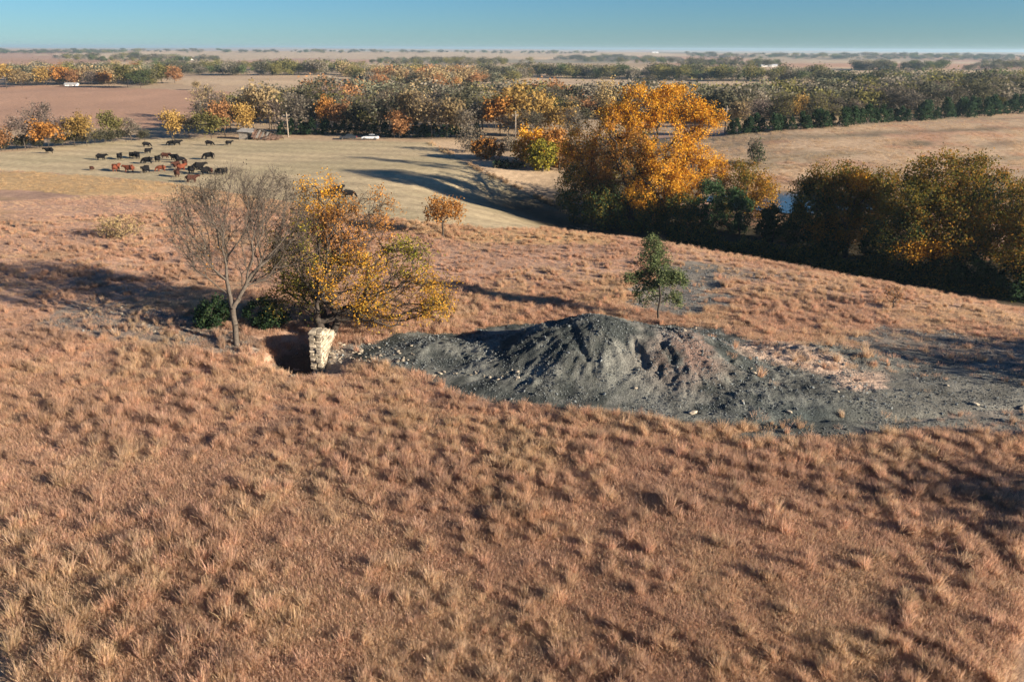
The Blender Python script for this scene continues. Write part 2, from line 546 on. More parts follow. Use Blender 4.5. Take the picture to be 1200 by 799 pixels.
# ------------------------------------------------------------------ shale mound
def build_mound():
    xs = np.arange(-12, 46, 0.11); ys = np.arange(38.5, 60, 0.11)
    X, Y = np.meshgrid(xs, ys)
    x = X.ravel(); y = Y.ravel()
    m = mound_h(x, y)
    z = base_h(x, y) + m
    px, py = proj(x, y, z)
    n1 = fbm(x / 1.7, y / 1.7, 301, 4)[:, None]
    n2 = fbm(x / 0.6, y / 0.6, 311, 3)[:, None]
    dark = np.array([0.046, 0.052, 0.049]); lite = np.array([0.165, 0.166, 0.146])
    k = sstep(0.35, 0.68, n1 * 0.65 + n2 * 0.35)
    C = dark * (1 - k) + lite * k
    ap = sstep(14, 22, x)[:, None] * (1 - sstep(0.5, 1.3, m))[:, None]
    C = C * (1 - 0.6 * ap) + 0.6 * ap * np.array([0.185, 0.175, 0.15])
    # burnt red brown patch on the second hump
    rb = gauss(px, py, 808, 415, 46, 34)[:, None] * sstep(0.38, 0.6, n1)
    C = C * (1 - 0.75 * rb) + 0.75 * rb * np.array([0.21, 0.125, 0.095])
    j = (n1[:, 0] - 0.5) * 40
    pk = np.maximum(np.maximum(gauss(px, py, 905, 408, 42, 17), gauss(px, py - 0.25 * (px - 955), 955, 424, 62, 17)), 0.95 * gauss(px, py, 1012, 446, 44, 16))
    pk = sstep(0.30, 0.72, pk + 0.5 * (n1[:, 0] - 0.5) + 0.25 * (n2[:, 0] - 0.5))[:, None] * (0.7 + 0.3 * n2)
    C = C * (1 - pk) + pk * np.array([0.44, 0.315, 0.235])
    # darker teal grey patch at the right foot
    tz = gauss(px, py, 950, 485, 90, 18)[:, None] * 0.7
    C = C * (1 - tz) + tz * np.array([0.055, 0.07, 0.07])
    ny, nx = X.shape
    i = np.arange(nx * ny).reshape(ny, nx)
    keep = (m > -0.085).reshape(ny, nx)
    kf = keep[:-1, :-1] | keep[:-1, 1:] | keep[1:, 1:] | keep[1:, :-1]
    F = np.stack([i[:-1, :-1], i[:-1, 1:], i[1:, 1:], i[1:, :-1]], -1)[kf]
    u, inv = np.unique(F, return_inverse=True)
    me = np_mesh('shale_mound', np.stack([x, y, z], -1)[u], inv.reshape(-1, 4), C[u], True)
    o = link('shale_mound', me, None, M_SHALE)
    tag(o, 'dark blue grey shale spoil mound with gullied sides', None, None, 'structure')
    return o


build_mound()


# ------------------------------------------------------------------ pond
def build_pond():
    m, n, out = new_mat('pond_water')
    b = n.nodes.new('ShaderNodeBsdfPrincipled'); b.inputs['Base Color'].default_value = (0.03, 0.06, 0.075, 1)
    b.inputs['Roughness'].default_value = 0.12; b.inputs['IOR'].default_value = 1.33
    nz = n.nodes.new('ShaderNodeTexNoise'); nz.inputs['Scale'].default_value = 1.4
    bp = n.nodes.new('ShaderNodeBump'); bp.inputs['Strength'].default_value = 0.12
    n.links.new(nz.outputs['Fac'], bp.inputs['Height']); n.links.new(bp.outputs[0], b.inputs['Normal'])
    n.links.new(b.outputs[0], out.inputs[0])
    V = [(46, 126, -2.35)]
    N = 40
    for k in range(N):
        a = 2 * math.pi * k / N
        rr = 1 + 0.12 * math.sin(3 * a) + 0.06 * math.sin(7 * a)
        V.append((46 + 17 * rr * math.cos(a), 126 + 11 * rr * math.sin(a), -2.35))
    F = [(0, 1 + k, 1 + (k + 1) % N) for k in range(N)]
    o = link('pond', np_mesh('pond', V, F), None, m)
    tag(o, 'small blue pond behind the wooded draw', None, None, 'structure')


build_pond()


# ------------------------------------------------------------------ tree building
def quads(centers, sizes, colors, rng, flat=0.0, aspect=0.75):
    """leaf-sized four-cornered cards with random facing"""
    n = len(centers)
    a = rng.normal(size=(n, 3)); a[:, 2] *= (1 - flat)
    a /= np.linalg.norm(a, axis=1)[:, None] + 1e-9
    b = rng.normal(size=(n, 3)); b -= (b * a).sum(1)[:, None] * a
    b /= np.linalg.norm(b, axis=1)[:, None] + 1e-9
    s = sizes[:, None] * 0.5
    bend = np.cross(a, b) * s * 0.35
    V = np.stack([centers + a * s, centers + b * s * aspect + bend, centers - a * s, centers - b * s * aspect + bend], 1).reshape(-1, 3)
    F = np.arange(4 * n).reshape(n, 4)
    return V, F, np.repeat(colors, 4, axis=0)


def tubes(P0, P1, R0, R1, k=5):
    P0 = np.asarray(P0, float); P1 = np.asarray(P1, float)
    d = P1 - P0; L = np.linalg.norm(d, axis=1); d = d / (L[:, None] + 1e-9)
    ref = np.where(np.abs(d[:, 2:3]) < 0.9, np.array([[0, 0, 1.0]]), np.array([[1.0, 0, 0]]))
    u = np.cross(d, ref); u /= np.linalg.norm(u, axis=1)[:, None] + 1e-9
    v = np.cross(d, u)
    an = 2 * np.pi * np.arange(k) / k
    ring = u[:, None, :] * np.cos(an)[None, :, None] + v[:, None, :] * np.sin(an)[None, :, None]
    A = P0[:, None, :] + ring * np.asarray(R0)[:, None, None]
    B = P1[:, None, :] + ring * np.asarray(R1)[:, None, None]
    n = len(P0)
    V = np.concatenate([A, B], 1).reshape(-1, 3)
    base = (np.arange(n) * 2 * k)[:, None]
    j = np.arange(k)[None, :]; j2 = (np.arange(k) + 1) % k
    F = np.stack([base + j, base + j2[None, :], base + k + j2[None, :], base + k + j], -1).reshape(-1, 4)
    return V, F


def skeleton(base, trunk, attr, rng, pathw=0.35, jit=0.10, r_tip=0.012, expo=2.3, rise=0.0):
    """trunk: list of points; attr (n,3): points the limbs must reach. Returns nodes, parents, radii"""
    nodes = [np.array(base, float)] + [np.array(t, float) for t in trunk]
    par = [-1] + list(range(len(trunk)))
    pl = [0.0]
    for i in range(1, len(nodes)):
        pl.append(pl[-1] + np.linalg.norm(nodes[i] - nodes[i - 1]) * 0.4)
    start = max(1, int(len(trunk) * 0.4))
    top = nodes[len(trunk)]
    order = np.argsort(np.linalg.norm(attr - top, axis=1))
    N = np.zeros((len(nodes) + 3 * len(attr), 3)); PL = np.zeros(len(N)); cnt = len(nodes)
    N[:cnt] = nodes; PL[:cnt] = pl
    for q in order:
        a = attr[q]
        dv = a - N[start:cnt]
        ds = np.linalg.norm(dv, axis=1)
        cost = ds + pathw * PL[start:cnt] + 0.6 * np.maximum(-dv[:, 2], 0)
        j = start + int(np.argmin(cost))
        p = N[j]; L = np.linalg.norm(a - p)
        prev = j
        segs = 3 if L > 1.5 else (2 if L > 0.4 else 1)
        for s in range(1, segs + 1):
            t = s / segs
            pt = p + (a - p) * t
            if s < segs:
                pt = pt + rng.normal(size=3) * L * jit * np.array([1, 1, 0.7]) + np.array([0, 0, rise * L * math.sin(math.pi * t)])
            if cnt >= len(N):
                N = np.concatenate([N, np.zeros_like(N)]); PL = np.concatenate([PL, np.zeros_like(PL)])
            N[cnt] = pt; PL[cnt] = PL[prev] + np.linalg.norm(pt - N[prev]); par.append(prev); prev = cnt; cnt += 1
    N = N[:cnt]
    acc = np.zeros(cnt); kids = np.zeros(cnt, int)
    for i in range(cnt - 1, 0, -1):
        if kids[i] == 0:
            acc[i] = r_tip ** expo
        acc[par[i]] += acc[i]; kids[par[i]] += 1
    rad = acc ** (1 / expo)
    return N, np.array(par), rad


def twigs(ends, dirs, rng, n, length, r, up=0.2, spread=0.7):
    k = len(ends)
    idx = np.repeat(np.arange(k), n)
    d = dirs[idx] + rng.normal(size=(k * n, 3)) * spread
    d[:, 2] += up
    d /= np.linalg.norm(d, axis=1)[:, None] + 1e-9
    P0 = ends[idx]
    L = length * rng.uniform(0.5, 1.2, k * n)[:, None]
    P1 = P0 + d * L
    return P0, P1, np.full(k * n, r), np.full(k * n, r * 0.45)


def lobes_to_world(lobes, dep):
    out = []
    s = dep / FPX
    for (px, py, rx, ry, off, dr) in lobes:
        c = at_depth(px, py, dep + off)
        out.append((c, np.array([rx * s, dr * (rx + ry) * 0.5 * s, ry * s])))
    return out


def sample_lobes(L, n, rng, shell=0.5):
    vol = np.array([np.prod(r) ** 0.8 for c, r in L]); vol /= vol.sum()
    which = rng.choice(len(L), n, p=vol)
    d = rng.normal(size=(n, 3)); d /= np.linalg.norm(d, axis=1)[:, None]
    rr = rng.uniform(0, 1, n) ** (1 / 3.0)
    rr = rr * (1 - shell) + shell * np.maximum(rr, rng.uniform(0.75, 1.0, n))
    C = np.array([c for c, r in L])[which]; RR = np.array([r for c, r in L])[which]
    return C + d * rr[:, None] * RR, which


def pick_colors(n, pal, rng, jitter=0.15):
    pal = np.array([p[:3] for p in pal]); 
    i = rng.integers(0, len(pal), n)
    return pal[i] * rng.uniform(1 - jitter, 1 + jitter, (n, 1))


def make_tree(name, label, basepx, lobes, pal, seed, n_attr, n_leaf, leaf, bark, trunk_h=None, trunk_r=0.2, spread=0.5, group=None, base=None,
              pathw=0.35, twig_n=3, twig_len=0.6, twig_r=0.008, r_tip=0.012, lobe_pal=None, stems=1, expo=2.3, shell=0.5, rise=0.0, lean=0.0, thin=0.0, cat='tree',
              minr=0.0, jit=0.10):
    rng = np.random.default_rng(seed)
    b = at(*basepx) if base is None else Vector(base)
    dep = depth_of(b)
    L = lobes_to_world(lobes, dep)
    root = empty(name, b)
    tag(root, label, cat, group)
    off = np.array(b)
    attr, which = sample_lobes(L, n_attr, rng, shell)
    gz = H(attr[:, 0], attr[:, 1]) + 0.25
    attr[:, 2] = np.maximum(attr[:, 2], gz)
    cm = attr.mean(0)
    Vt, Ft, nv = [], [], 0
    leafpts, lw = [], []
    for st in range(stems):
        sub = attr if stems == 1 else attr[st::stems]
        sw = which if stems == 1 else which[st::stems]
        a0 = 2 * math.pi * st / max(stems, 1)
        bo = off + (np.array([math.cos(a0), math.sin(a0), 0]) * trunk_r * 1.1 if stems > 1 else 0)
        bo = np.array(bo, float); bo[2] -= 0.25
        th_ = trunk_h if trunk_h else 0.35 * (cm[2] - off[2])
        tw = (cm - off) * np.array([1, 1, 0]) * lean
        tr = []
        nseg = 5
        for q in range(1, nseg + 1):
            t = q / nseg
            tr.append(bo + tw * t * t + np.array([0, 0, (th_ + 0.25) * t]) + rng.normal(size=3) * np.array([1, 1, 0]) * 0.04 * th_ * t
                      + (np.array([math.cos(a0), math.sin(a0), 0]) * th_ * 0.35 * t if stems > 1 else 0))
        N, par, rad = skeleton(bo, tr, sub, rng, pathw, jit, r_tip, expo, rise)
        k = trunk_r / max(rad[1], 1e-4)
        rad = np.maximum(rad * (1 + (k - 1) * np.clip(rad / rad[1], 0, 1) ** 0.5), minr)
        rad[0] = rad[1] * 1.35
        i = np.arange(1, len(N))
        r0 = np.minimum(rad[par[i]], rad[i] * 1.5); r0[:nseg] = rad[par[i[:nseg]]]
        V, F = tubes(N[par[i]], N[i], r0, rad[i], 6)
        Vt.append(V); Ft.append(F + nv); nv += len(V)
        if twig_n:
            tips = i[(i > nseg)]
            dr = N[tips] - N[par[tips]]; dr /= np.linalg.norm(dr, axis=1)[:, None] + 1e-9
            p0, p1, a, c = twigs(N[tips], dr, rng, twig_n, twig_len, twig_r)
            V, F = tubes(p0, p1, a, c, 3)
            Vt.append(V); Ft.append(F + nv); nv += len(V)
            leafpts.append(p1)
        leafpts.append(sub)
    me = np_mesh('trunk', np.concatenate(Vt) - off, np.concatenate(Ft), None, True)
    link('trunk', me, root, bark)
    if n_leaf:
        q = np.concatenate(leafpts)
        if thin:
            nn = fbm(q[:, 0] / 1.3 + q[:, 2] / 1.7, q[:, 1] / 1.3 - q[:, 2] / 1.5, seed, 2)
            q = q[nn > np.quantile(nn, thin)]
        li = rng.integers(0, len(q), n_leaf)
        P = q[li] + rng.normal(size=(n_leaf, 3)) * spread
        g = H(P[:, 0], P[:, 1]) + 0.1
        P[:, 2] = np.maximum(P[:, 2], g)
        # colour per clump (nearest lobe) with mixing
        cl = np.zeros((n_leaf, 3))
        if lobe_pal:
            D = np.stack([(((P - c) / r) ** 2).sum(1) for c, r in L], 1) + rng.uniform(0, 0.5, (n_leaf, len(L)))
            wl = np.argmin(D, 1)
            for l in range(len(L)):
                mk = wl == l
                cl[mk] = pick_colors(mk.sum(), lobe_pal[l], rng)
        else:
            cl = pick_colors(n_leaf, pal, rng)
        cn = fbm(P[:, 0] / 1.1 + 9, P[:, 2] / 1.1 + P[:, 1] / 1.4, seed + 5, 2)
        cl *= (0.8 + 0.4 * cn)[:, None]
        V, F, C = quads(P, leaf * rng.uniform(0.6, 1.3, n_leaf), cl, rng)
        link('crown', np_mesh('crown', V - off, F, C), root, M_LEAF)
    return root


# leaf colours (reflectance)
ORANGE = [(0.68, 0.38, 0.04), (0.64, 0.32, 0.03), (0.62, 0.32, 0.035), (0.54, 0.235, 0.025), (0.60, 0.35, 0.06), (0.46, 0.20, 0.03)]
GOLDY = [(0.52, 0.27, 0.03), (0.46, 0.25, 0.04), (0.40, 0.20, 0.03), (0.33, 0.24, 0.05)]
BROWNO = [(0.34, 0.15, 0.04), (0.42, 0.20, 0.05), (0.28, 0.13, 0.04), (0.47, 0.25, 0.08)]
OLIVE = [(0.15, 0.135, 0.03), (0.115, 0.112, 0.028), (0.20, 0.155, 0.034), (0.235, 0.15, 0.03), (0.085, 0.098, 0.028)]
OLIVEO = [(0.27, 0.13, 0.024), (0.20, 0.12, 0.028), (0.14, 0.105, 0.028), (0.34, 0.17, 0.028)]
GREEN = [(0.045, 0.085, 0.035), (0.06, 0.105, 0.045), (0.035, 0.065, 0.03), (0.08, 0.12, 0.06)]
CEDAR = [(0.028, 0.052, 0.026), (0.038, 0.07, 0.03), (0.022, 0.042, 0.022), (0.05, 0.075, 0.03)]
SAPL = [(0.13, 0.16, 0.07), (0.10, 0.13, 0.055), (0.17, 0.19, 0.085), (0.065, 0.09, 0.045)]
TANL = [(0.36, 0.27, 0.13), (0.30, 0.22, 0.11), (0.42, 0.31, 0.15)]
YGREEN = [(0.27, 0.23, 0.035), (0.20, 0.19, 0.03), (0.34, 0.26, 0.03), (0.13, 0.13, 0.03)]
GREYL = [(0.17, 0.145, 0.11), (0.13, 0.115, 0.085), (0.21, 0.17, 0.12)]


ORDW = ['first', 'second', 'third', 'fourth', 'fifth', 'sixth', 'seventh', 'eighth', 'ninth', 'tenth', 'eleventh', 'twelfth', 'thirteenth', 'fourteenth', 'fifteenth', 'sixteenth', 'seventeenth']


def near_trees():
    # 1 bare vase-shaped tree
    make_tree('bare_tree', 'nearly leafless vase shaped tree with pale grey trunk left of the stone wall', (278, 404),
              [(232, 262, 34, 48, -1.5, 1.0), (275, 240, 40, 42, 0, 1.0), (325, 250, 40, 46, 0.5, 1.0), (350, 285, 34, 36, 1, 1.0), (240, 300, 28, 22, -1, 0.9), (300, 300, 40, 34, 0, 0.8), (220, 240, 22, 26, 0, 0.8), (310, 225, 34, 24, 1, 0.8)],
              GOLDY, 11, 800, 2200, 0.13, M_BARK_GREY, 2.7, 0.20, 0.16, pathw=0.75, twig_n=6, twig_len=0.75, twig_r=0.0085, r_tip=0.012, expo=2.15, shell=0.75, jit=0.035, rise=-0.03,
              lobe_pal=[GREYL, GREYL, GREYL, YGREEN, BROWNO, GREYL, GREYL, GREYL], thin=0.75)
    # 2 wide golden tree behind the wall
    make_tree('golden_tree', 'wide spreading half bare tree with yellow orange leaves behind the stone wall', (384, 392),
              [(378, 240, 34, 32, 1, 1.0), (405, 270, 46, 34, 0, 1.0), (430, 240, 30, 14, 0, 1.0), (360, 310, 46, 40, 0, 1.0), (415, 330, 50, 34, -1.5, 1.0),
               (470, 305, 38, 22, 0, 1.0), (494, 345, 40, 28, -1, 0.9), (455, 368, 48, 14, -1, 0.9), (350, 350, 34, 22, -0.5, 1.0), (345, 275, 26, 26, 0, 1.0), (508, 350, 18, 22, -0.5, 0.8), (480, 292, 30, 12, 0.5, 0.7)],
              GOLDY, 12, 680, 23000, 0.14, M_BARK_DARK, 1.5, 0.30, 0.22, pathw=0.45, twig_n=4, twig_len=0.7, twig_r=0.009, r_tip=0.014, expo=2.1, shell=0.45,
              lobe_pal=[ORANGE, BROWNO, BROWNO, OLIVE, GOLDY, YGREEN, GOLDY, GOLDY, OLIVE, YGREEN, YGREEN, YGREEN], stems=3, thin=0.55)
    # 3 small orange tree on the hay edge
    make_tree('small_orange_tree', 'small round crowned orange tree at the near edge of the hayfield', (519, 279),
              [(519, 246, 21, 15, 0, 1.0), (510, 250, 12, 10, 0, 1), (530, 248, 13, 12, 0, 1)], BROWNO, 13, 60, 2200, 0.22, M_BARK_DARK, 1.6, 0.11, 0.28, twig_n=3, twig_len=0.4)
    # 4 green sapling on the mound
    make_tree('green_sapling', 'slim green sapling with tiered branches growing on the shale mound', (771, 378),
              [(770, 288, 15, 11, 0, 0.9), (766, 306, 20, 9, 0, 0.9), (738, 325, 20, 5, 0.3, 0.7), (772, 325, 22, 10, 0, 0.9), (790, 328, 16, 6, -0.3, 0.8), (762, 345, 18, 8, 0.3, 0.8), (786, 350, 12, 6, 0, 0.8)],
              SAPL, 14, 130, 10500, 0.14, M_BARK_DARK, 2.8, 0.085, 0.17, pathw=0.15, twig_n=3, twig_len=0.35, twig_r=0.006, thin=0.25)
    # cedars by the bare tree
    make_tree('cedar_bush', 'dark green cedar bush left of the bare tree trunk', (255, 384), [(252, 364, 18, 19, 0, 1.0), (248, 372, 20, 12, 0, 1)], CEDAR, 15, 60, 3600, 0.17, M_BARK_DARK, 0.4, 0.06, 0.16, twig_n=0, cat='bush', shell=0.3)
    make_tree('cedar_bush', 'dark green cedar bush between the bare tree and the stone wall', (312, 386), [(308, 366, 22, 18, 0, 1.0), (318, 374, 20, 12, 0, 1)], CEDAR, 16, 60, 3600, 0.17, M_BARK_DARK, 0.4, 0.06, 0.16, twig_n=0, cat='bush', shell=0.3)
    # 6 cottonwood
    make_tree('cottonwood_tree', 'tall bright orange cottonwood, biggest tree in the middle of the photo', (748, 268),
              [(748, 128, 34, 24, 0, 1.0), (790, 122, 32, 20, 0, 1.0), (722, 150, 30, 30, 0.5, 1.0), (810, 145, 24, 26, 0, 1.0), (782, 185, 34, 30, -1.5, 1.0), (820, 195, 32, 22, -1, 1.0),
               (738, 190, 34, 34, 0, 1.0), (770, 222, 34, 30, -2, 1.0), (800, 225, 24, 22, -2, 0.9), (838, 138, 12, 12, 0, 0.9), (835, 205, 20, 16, 0, 0.9), (770, 245, 26, 18, -2, 0.9)],
              ORANGE, 21, 460, 60000, 0.22, M_BARK_DARK, 3.4, 0.55, 0.36, pathw=0.35, twig_n=2, twig_len=0.7, twig_r=0.012, r_tip=0.02, lean=0.1, thin=0.24, shell=0.55,
              lobe_pal=[ORANGE, ORANGE, BROWNO + ORANGE, ORANGE, ORANGE, ORANGE, BROWNO + OLIVEO, ORANGE, ORANGE, ORANGE, ORANGE, ORANGE + BROWNO], stems=2)
    make_tree('rusty_orange_tree', 'rusty orange tree leaning against the left side of the tall cottonwood', (692, 262),
              [(682, 168, 20, 26, 0, 1.0), (676, 195, 24, 26, 0, 1.0), (700, 200, 24, 28, 0, 1.0), (690, 225, 26, 18, -1, 1), (712, 228, 22, 18, -1, 1)], BROWNO, 22, 190, 14000, 0.25, M_BARK_DARK, 3.0, 0.3, 0.34,
              lobe_pal=[BROWNO + ORANGE, BROWNO + ORANGE, BROWNO, BROWNO + OLIVE, BROWNO + OLIVE], thin=0.1)
    make_tree('pale_tan_tree', 'thin pale tan tree showing above the left shoulder of the cottonwood', (712, 240),
              [(714, 108, 13, 16, 4, 1.0), (708, 130, 18, 18, 4, 1.0), (716, 150, 16, 18, 4, 1)], TANL, 23, 100, 2600, 0.26, M_BARK_GREY, 5.0, 0.18, 0.26, base=tuple(at(712, 236)), thin=0.3)
    make_tree('olive_backing_tree', 'dark olive tree filling in behind the left limbs of the cottonwood', (716, 244),
              [(712, 180, 26, 32, 2, 0.8), (730, 212, 30, 26, 2, 0.8), (700, 215, 24, 26, 2, 0.8), (752, 180, 20, 34, 3, 0.6)], OLIVE, 24, 150, 9000, 0.27, M_BARK_DARK, 3.0, 0.25, 0.4, lobe_pal=[OLIVE + BROWNO, OLIVE, OLIVE + BROWNO, OLIVE])
    # undergrowth of the draw
    und = [((672, 262), [(670, 226, 18, 34, 0.5, 1), (690, 246, 22, 20, 0, 1)], 'dark shrub at the left foot of the rusty orange tree'),
           ((716, 272), [(712, 244, 26, 28, 0.5, 1)], 'dark shrub below the rusty orange tree, left of the cottonwood trunk'),
           ((752, 274), [(754, 252, 28, 22, 1, 1)], 'dark shrub right at the foot of the cottonwood'),
           ((792, 276), [(796, 252, 22, 24, 0, 1)], 'dark shrub below the right side of the cottonwood')]
    for k, (bp, lb, lab) in enumerate(und):
        make_tree('understory_shrub', lab, bp, lb, OLIVE, 30 + k, 70, 5200, 0.25, M_BARK_DARK, 0.6, 0.08, 0.34, twig_n=2, cat='shrub', group='dark shrubs under the cottonwood',
                  lobe_pal=[OLIVE + GREEN] * len(lb))
    ced = [((832, 274), [(830, 242, 21, 30, 0, 1), (832, 222, 12, 18, 0, 1)], 'dark cedar just right of the cottonwood'),
           ((866, 278), [(862, 250, 20, 26, 0, 1), (864, 234, 11, 14, 0, 1)], 'dark cedar below the yellow brown tree by the pond'),
           ((905, 284), [(905, 262, 18, 18, 0, 1), (905, 248, 8, 10, 0, 1)], 'dark cedar in front of the pond, left of the gap'),
           ((940, 292), [(938, 268, 18, 22, 0, 1), (938, 250, 9, 12, 0, 1)], 'dark cedar in front of the pond, right of the gap'),
           ((980, 300), [(975, 280, 20, 20, 0, 1)], 'dark cedar under the left round olive tree'),
           ((1035, 312), [(1030, 290, 20, 22, 0, 1)], 'dark cedar between the two round olive trees'),
           ((1085, 326), [(1085, 305, 24, 22, 0, 1)], 'dark cedar under the large round olive tree'),
           ((1140, 342), [(1138, 318, 26, 24, 0, 1)], 'dark cedar right of centre under the large olive tree'),
           ((1192, 352), [(1195, 330, 26, 28, 0, 1)], 'dark cedar at the right edge of the photo')]
    for k, (bp, lb, lab) in enumerate(ced):
        make_tree('cedar_tree', lab, bp, lb, GREEN if k < 2 else CEDAR, 40 + k, 70, 4200, 0.27, M_BARK_DARK, 1.0, 0.12, 0.26, twig_n=0, group='dark cedars along the draw', shell=0.3)
    for k in range(17):
        px = 800 + 25 * k; py = 285 + (px - 793) * 0.165
        hh = 9 + 5 * math.sin(k * 2.3) + 3 * math.cos(k * 5.1)
        make_tree('edge_brush', 'low dark brush on the near edge of the draw, %s from the left' % ORDW[k], (px, py), [(px, py - hh * 0.7, 17, hh, 0.5, 1.0), (px + 8, py - hh * 0.4, 14, hh * 0.7, 0, 1.0)], CEDAR, 140 + k, 40, 2400, 0.24,
                  M_BARK_DARK, 0.4, 0.06, 0.28, twig_n=2, cat='brush', group='low brush along the near edge of the draw', lobe_pal=[CEDAR + OLIVE, OLIVE + CEDAR])
    make_tree('yellow_brown_tree', 'yellow brown tree right of the cottonwood, left of the pond', (868, 262),
              [(866, 215, 28, 24, 1, 1), (885, 225, 22, 26, 1, 1), (850, 230, 20, 22, 1, 1), (893, 240, 14, 20, 1, 1)], OLIVEO, 51, 170, 14000, 0.22, M_BARK_DARK, 2.4, 0.25, 0.36, thin=0.15,
              lobe_pal=[OLIVE + OLIVEO, OLIVEO + GOLDY, OLIVE + CEDAR, OLIVEO + GOLDY])
    make_tree('round_olive_tree', 'round olive and orange tree right of the pond', (990, 300),
              [(980, 220, 42, 30, 0, 1), (1000, 240, 46, 36, 0, 1), (955, 240, 26, 30, 0, 1), (1030, 235, 34, 34, 0, 1), (990, 268, 44, 20, -1, 1), (1005, 214, 16, 12, -3, 1)], OLIVE, 52, 420, 38000, 0.235, M_BARK_DARK, 2.5, 0.4, 0.36, thin=0.06,
              lobe_pal=[OLIVE + OLIVEO, OLIVE + OLIVEO, OLIVE + CEDAR, OLIVE + OLIVEO, OLIVEO, ORANGE])
    make_tree('large_olive_tree', 'large round dark olive tree with orange patches at the right', (1118, 330),
              [(1114, 212, 50, 36, 0, 1), (1075, 240, 44, 36, 0, 1), (1150, 245, 48, 42, 0, 1), (1110, 265, 62, 36, -2, 1), (1170, 275, 40, 36, -1, 1), (1060, 275, 40, 26, -2, 1), (1080, 288, 34, 14, -3.5, 1), (1175, 225, 26, 26, 0, 1)], OLIVE, 53, 560, 56000, 0.225, M_BARK_DARK, 2.8, 0.5, 0.36, thin=0.06,
              lobe_pal=[OLIVE + OLIVEO, OLIVE, OLIVE + CEDAR, OLIVE + OLIVEO, OLIVE + OLIVEO, OLIVE + CEDAR, ORANGE + OLIVEO, OLIVEO])
    make_tree('brown_olive_tree', 'brown olive tree cut off by the right edge of the photo', (1215, 352),
              [(1215, 250, 40, 42, 0, 1), (1230, 290, 50, 40, 0, 1), (1205, 300, 30, 28, -1, 1)], OLIVE, 54, 280, 22000, 0.20, M_BARK_DARK, 2.6, 0.4, 0.34, thin=0.06, lobe_pal=[OLIVEO + OLIVE] * 3)
    # around the track end
    make_tree('round_orange_bush', 'low round brown orange bush beside the farm track', (573, 187), [(572, 174, 19, 11, 0, 1)], BROWNO, 61, 50, 2600, 0.42, M_BARK_DARK, 0.8, 0.12, 0.36, twig_n=0, cat='bush')
    make_tree('orange_track_tree', 'orange tree behind the yellow green tree at the track end', (622, 192), [(622, 165, 19, 16, 2, 1), (640, 170, 16, 14, 2, 1), (615, 176, 12, 12, 2, 1)], ORANGE, 62, 90, 3600, 0.45, M_BARK_DARK, 2, 0.2, 0.45, twig_n=0)
    make_tree('yellow_green_tree', 'yellow green tree in front of the orange tree at the track end', (636, 201), [(636, 180, 17, 16, 0, 1), (630, 187, 12, 10, 0, 1)], YGREEN, 63, 70, 3200, 0.42, M_BARK_DARK, 1.6, 0.18, 0.4, twig_n=0)
    make_tree('grey_thicket', 'grey leafless thicket behind the round orange bush', (553, 180), [(552, 163, 16, 13, 2, 1), (600, 172, 14, 10, 4, 1)], GREYL, 64, 80, 1700, 0.36, M_BARK_GREY, 1.2, 0.1, 0.4, twig_n=3, twig_len=1.0, twig_r=0.02, cat='bush')
    make_tree('brown_track_tree', 'brown orange tree between the track end and the tall cottonwood', (655, 200), [(652, 168, 14, 18, 2, 1), (660, 182, 14, 14, 2, 1)], BROWNO, 65, 80, 2800, 0.42, M_BARK_DARK, 2, 0.2, 0.42, twig_n=0)
    make_tree('brush_pile', 'low dark heap of brush beside the round orange bush', (596, 197), [(597, 193.5, 20, 2.5, 0, 0.7), (590, 192.5, 10, 2.5, 0, 0.7)], CEDAR, 69, 70, 1200, 0.3, M_BARK_DARK, 0.3, 0.08, 0.16, twig_n=3, twig_len=0.5, twig_r=0.025, cat='brush', lobe_pal=[CEDAR + GREYL, CEDAR])
    make_tree('lone_dark_shrub', 'lone small dark shrub on the pale pasture right of the cottonwood', (888, 194), [(887, 181, 9, 10, 0, 1), (884, 172, 5, 5, 0, 1)], GREYL, 66, 40, 700, 0.36, M_BARK_DARK, 1.0, 0.12, 0.3, twig_n=2, twig_len=0.7, twig_r=0.02, cat='shrub', lobe_pal=[CEDAR + GREYL, GREYL])
    make_tree('dry_shrub', 'pale dry shrub on the red left hillside', (142, 280), [(140, 267, 26, 9, 0, 1), (128, 264, 12, 7, 0, 1)], TANL, 67, 70, 1500, 0.16, M_BARK_GREY, 0.3, 0.04, 0.25, twig_n=4, twig_len=0.5, twig_r=0.008, cat='shrub')
    make_tree('thorn_shrub', 'small leafless shrub on the tan slope above the shale apron', (1046, 362), [(1046, 346, 9, 10, 0, 1)], BROWNO, 68, 40, 300, 0.1, M_BARK_DARK, 0.6, 0.05, 0.1, twig_n=4, twig_len=0.4, twig_r=0.008, cat='shrub', shell=0.0)
    # trees out of the frame on the right: their shadows reach into the picture
    for k, (x, y, h) in enumerate([(37, 26.3, 6.2), (43, 25, 6.8), (47, 42.4, 7), (53, 45.4, 7.5)]):
        bz = Vector((x, y, float(H(x, y))))
        rng = np.random.default_rng(80 + k)
        L = [(x, y, h * 0.62)]
        root = empty('roadside_tree', bz); tag(root, 'olive tree beyond the right edge of the photo', 'tree', 'trees outside the right edge')
        attr = np.array(bz) + np.array([0, 0, h * 0.62]) + rng.normal(size=(90, 3)) * np.array([h * 0.22, h * 0.22, h * 0.17])
        N, par, rad = skeleton(np.array(bz), [np.array(bz) + np.array([0, 0, h * 0.07 * q]) for q in range(1, 5)], attr, rng)
        i = np.arange(1, len(N))
        V, F = tubes(N[par[i]], N[i], rad[par[i]] * 1.4, rad[i] * 1.4, 5)
        link('trunk', np_mesh('trunk', V - np.array(bz), F), root, M_BARK_DARK)
        P = attr[rng.integers(0, 90, 3200)] + rng.normal(size=(3200, 3)) * 0.4
